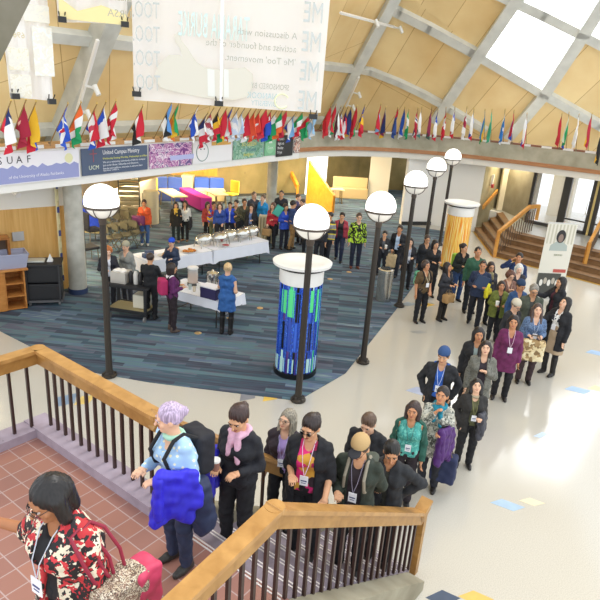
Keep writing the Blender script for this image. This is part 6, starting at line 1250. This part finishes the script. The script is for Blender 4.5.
p36 = person('person in a dark jacket holding a cup just right of the second pole', (382, 231), 1.66, 0, -8, (0, 4), L='bent', R='bent', hair=('short', '#1d1815'), skin='mid', top='#25262b', hem=.8, inner='#5a5c62', bottom='#1f2128', vox=.015)
cup(p36, 1, 'pale cup held by the person behind the second pole lamp')
p37 = person('man in a black and lime high visibility jacket standing on the carpet', (358, 213), 1.76, .012, 6, (0, 0), L='down', R='down', hair=('short', '#4a3a30'), skin='light', topm=pattern('noise', ['#1e2018', '#a9cf2c', '#1e2018', '#1e2018', '#b8dc3a'], 5), hem=.82, bottom='#20263a', vox=.0135, female=False, shoes='#6a3a2c', glasses=True, group='people on the carpet')
p38 = person('person in a red and grey jacket and black apron walking on the carpet', (342, 213), 1.66, .012, -10, (0, 2), L='down', R='down', hair=('short', '#1d1613'), skin='mid', top='#a83a4a', hem=.84, inner='#2a2a30', bottom='#27304a', vox=.015, stride=.35, gap=.09, group='people on the carpet')
p39 = person('person in a grey and yellow vest beside the second globe', (333, 213), 1.64, .012, -30, (0, 4), hair=('short', '#2a201c'), skin='mid', topm=pattern('bands', ['#8d8f96', '#e6d23a', '#3a3a40'], 1.1), hem=.8, bottom='#1e2028', vox=.016, stride=.3, group='people on the carpet')
# --- the group behind the buffet
GB = 'people queueing behind the buffet'
def bk_(label, x, y, h, face, look, hair, skin, top, bottom, **k): return person(label, (x, y), h, .012, face, look, hair=hair, skin=skin, top=top, bottom=bottom, vox=.0175, group=GB, **k)
p = bk_('woman in a red sweater carrying a tan handbag in front of the far column', 273, 203, 1.64, -25, (0, 8), ('long', '#5a4030'), 'light', '#b52f3a', '#1b1b20', L='bent', R='low'); tote(p, -1, 'tan handbag carried by the woman in the red sweater', '#a8865a', .3, .22, .1, vox=.018)
p = bk_('person in a bright blue jacket with a teal folder right of the far column', 285, 204, 1.68, 30, (0, 10), ('longback', '#2a201e'), 'mid', '#2a4fc0', '#1d2030', L='bent', R='bent', hem=.78)
q = MB(); q.box((0, 0, 0), (.26, .02, .34), bev=.006); q.box((0, -.012, 0), (.22, .005, .3), mi=1); o = q.build('folder', [mat('#3aa08e', .5), mat('#57b8a4', .5)]); o.location = (p['loc'].x-.22, p['loc'].y-.2, 1.28); o.rotation_euler = (.2, .5, .4); tag(o, 'teal folder held between the woman in red and the person in blue', 'folder')
bk_('bald man in dark clothes behind the person in bright blue', 283, 191, 1.76, -10, (0, 4), ('buzz', '#3a302a'), 'mid', '#2a2c34', '#22242c', female=False)
bk_('man in a blue jacket and khaki trousers seen from the side', 294, 201, 1.72, 120, (0, 10), ('short', '#1d1715'), 'mid', '#2d4474', '#8f6f45', female=False, L='bent', stride=.25)
bk_('person in a dark grey coat half hidden behind the nearest globe', 303, 199, 1.68, -40, (0, 6), ('short', '#3a302a'), 'light', '#33373f', '#23252c')
bk_('person in a purple top whose head shows above the nearest globe', 299, 194, 1.66, 60, (0, 0), ('short', '#5a4838'), 'fair', '#4a4468', '#23242c')
bk_('person in a black coat between the nearest globe and the yellow vest', 322, 216, 1.66, -20, (0, 4), ('short', '#201815'), 'mid', '#24262c', '#22242a')
bk_('person in a navy coat low behind the nearest globe', 309, 208, 1.62, 20, (0, 4), ('short', '#2a201c'), 'mid', '#2a3450', '#22242a')
bk_('bald man in a dark grey jacket left of the far column', 255, 192, 1.78, 40, (0, 10), ('buzz', '#7a6450'), 'light', '#44464e', '#22242c', female=False)
bk_('person in a turquoise blue jacket at the bald man', 260, 195, 1.70, -30, (0, 0), ('short', '#6a5644'), 'light', '#1f8fd0', '#2a2c34')
bk_('person in a black coat and badge in front of the bald man', 250, 204, 1.64, -10, (0, 10), ('longback', '#3a2a24'), 'light', '#1f2025', '#22242c', L='bent', hem=.66, inner='#6a7fb0')
bk_('person in a dark olive jacket, sixth from the left of the buffet crowd', 243, 199, 1.66, 20, (0, 6), ('short', '#4a3828'), 'tan', '#4a4a38', '#24262c')
bk_('person in a camouflage jacket holding food', 234, 200, 1.68, -15, (0, 8), ('short', '#2a2420'), 'mid', '#55523a', '#22242a', L='bent', topm=pattern('noise', ['#5a5638', '#37372a', '#8a805a'], 12))
bk_('person in a vivid blue zipped jacket beside the camouflage jacket', 227, 202, 1.68, 5, (0, 4), ('short', '#1d1715'), 'mid', '#2348c0', '#1f2230', inner='#d9dce6', gap=.02)
bk_('person in a royal navy jacket left of the vivid blue jacket', 221, 203, 1.66, 10, (0, 8), ('longback', '#4a3830'), 'light', '#2f4a94', '#22242c', L='low')
bk_('person in a yellow, blue and red jacket in the buffet crowd', 212, 202, 1.66, 30, (0, 8), ('short', '#3a2c24'), 'tan', '#3a52a8', '#6a6a4a', topm=pattern('noise', ['#d9a928', '#2a4fb0', '#c0342c'], 5))
bk_('woman in a rust red sweater and black trousers at the left of the crowd', 205, 202, 1.64, 40, (0, 10), ('longback', '#3a241c'), 'mid', '#a83f38', '#1a1a1e', L='bent')
p = bk_('woman in a white top with black trousers and brown boots', 184, 201, 1.64, -6, (0, 4), ('long', '#2a1f1b'), 'mid', '#e3e2dc', '#1b1b1f', R='bent', shoes='#8a5f38'); held_coat(p, 1, 'black coat hanging from the arm of the woman in white', '#222226', .9, .018)
bk_('woman in a black coat with a long yellow scarf', 177, 205, 1.60, 10, (0, 4), ('bob', '#1d1613'), 'mid', '#26231f', '#1d2a2a', scarf='#dcb84a', hem=.7, shoes='#b98a6a')
p = bk_('woman in an orange jacket and jeans alone by the folding chairs', 145, 200, 1.66, 10, (0, 8), ('short', '#3a2418'), 'tan', '#d9582a', '#3f5f96', L='down', R='low', shoes='#e2dcd2', hem=.8); tote(p, -1, 'large purple shoulder bag carried by the woman in orange', '#6a2a5a', .4, .28, .14, vox=.018, at=p['wp'](V3((-.2, -.1, 1.25))))
# --- servers and guests at the drinks table
GD = 'people at the drinks table and cart'
p = person('person in a royal blue knitted hat with one hand at the face, dark blue jacket', (174, 239), 1.66, .012, -15, (0, 10), L='bent', R='mouth', hair=('short', '#2a201c'), skin='light', top='#2f3a52', bottom='#23252c', vox=.014, hat=('beanie', '#1f4fd0'), group=GD)
p = person('person in a black jumpsuit seen from behind at the cart', (155, 254), 1.68, .012, 172, (0, 18), L='table', R='table', hair=('short', '#3a2c24'), skin='mid', top='#191a1e', bottom='#18181c', vox=.013, group=GD, female=False)
p = person('woman in a plum purple jacket with a pink backpack at the drinks table', (178, 264), 1.60, .012, 120, (0, 8), L='bent', R='bent', hair=('bob', '#2a1d1a'), skin='mid', top='#5a1f56', bottom='#2a2024', vox=.0125, group=GD, hood='#e6e0e2', shoes='#5a4a40'); backpack(p, 'pink and black backpack on the woman in plum purple', '#b02a5e', vox=.014)
p = person('blond woman in a sleeveless blue hooded dress seen from behind', (225, 264), 1.58, .012, 172, (10, 12), L='table', R='bent', hair=('bun', '#d9b88a'), skin='light', top='#2f5f9e', hem=.62, bottom='#1a1a1e', skirt=('#2f5f9e', .60), tights='#16161a', vox=.0125, group=GD, hood='#34659f', sleeve=0)
p = person('server with curly ginger hair in a dark uniform behind the loaded cart', (111, 246), 1.62, .012, 30, (0, 22), L='table', R='bent', hair=('curly', '#b0662c'), skin='fair', top='#23252e', bottom='#1c1c22', vox=.014, group=GD, inner='#d9dce6', gap=.03)
p = person('person in a grey hat standing behind the ginger haired server', (114, 240), 1.6, .012, -20, (0, 10), hair=('short', '#8a8478'), skin='light', top='#8d8f8a', bottom='#3a3a40', vox=.0175, group=GD, hat=('beanie', '#a9a590'), loc=(P(114, 240, 1.6).x+.1, P(114, 240, 1.6).y+.5))
# ------------------------------------------------------------------ lamps of the room: warm downlights under the balcony, an added entrance fill, daylight from the roof
for i, (x, y) in enumerate(((-7.6, 16.5), (-6.2, 19.5), (-4.2, 23.0), (-1.2, 25.0), (1.0, 27.2), (3.2, 26.2), (-7.6, 12.6), (8.35, 24.1))):  # last entry: panel and downlight added to brighten the dark entrance recess
    q = MB(); q.box((x, y, 2.83), (1.25, 1.25, .03)); o = q.build('ceiling_light', mat('#fff2d8', .4, emit=2.2)); tag(o, 'square warm ceiling light panel above the wood wall by the column' if i == 6 else 'added square fill light panel brightening the recess by the entrance stairs' if i == 7 else 'square warm ceiling light panel under the balcony, %s from the left' % ['first', 'second', 'third', 'fourth', 'fifth', 'sixth', '', ''][i], 'ceiling light', 'warm ceiling lights')
    area('downlight', (x, y, 2.78), (0, 0, 0), 1.3, 1.3, [380, 340, 330, 300, 100, 60, 220, 45][i], (1, .84, .56))
sun = bpy.data.lights.new('sun', 'SUN'); sun.energy = 1.1; sun.angle = radians(25); sun.color = (1, .97, .92); so_ = bpy.data.objects.new('sun', sun); COL.objects.link(so_); so_.rotation_euler = (radians(-28), radians(22), 0)

# ------------------------------------------------------------------ true size: the hall was laid out in units of 1.13 m
K = 1.13
for o in list(COL.objects):
    if o.parent is None:
        o.location = o.location*K
        if o.type == 'LIGHT': 
            if o.data.type == 'AREA': o.data.size *= K; o.data.size_y *= K; o.data.energy *= K*K
        elif o.type != 'CAMERA': o.scale = o.scale*K
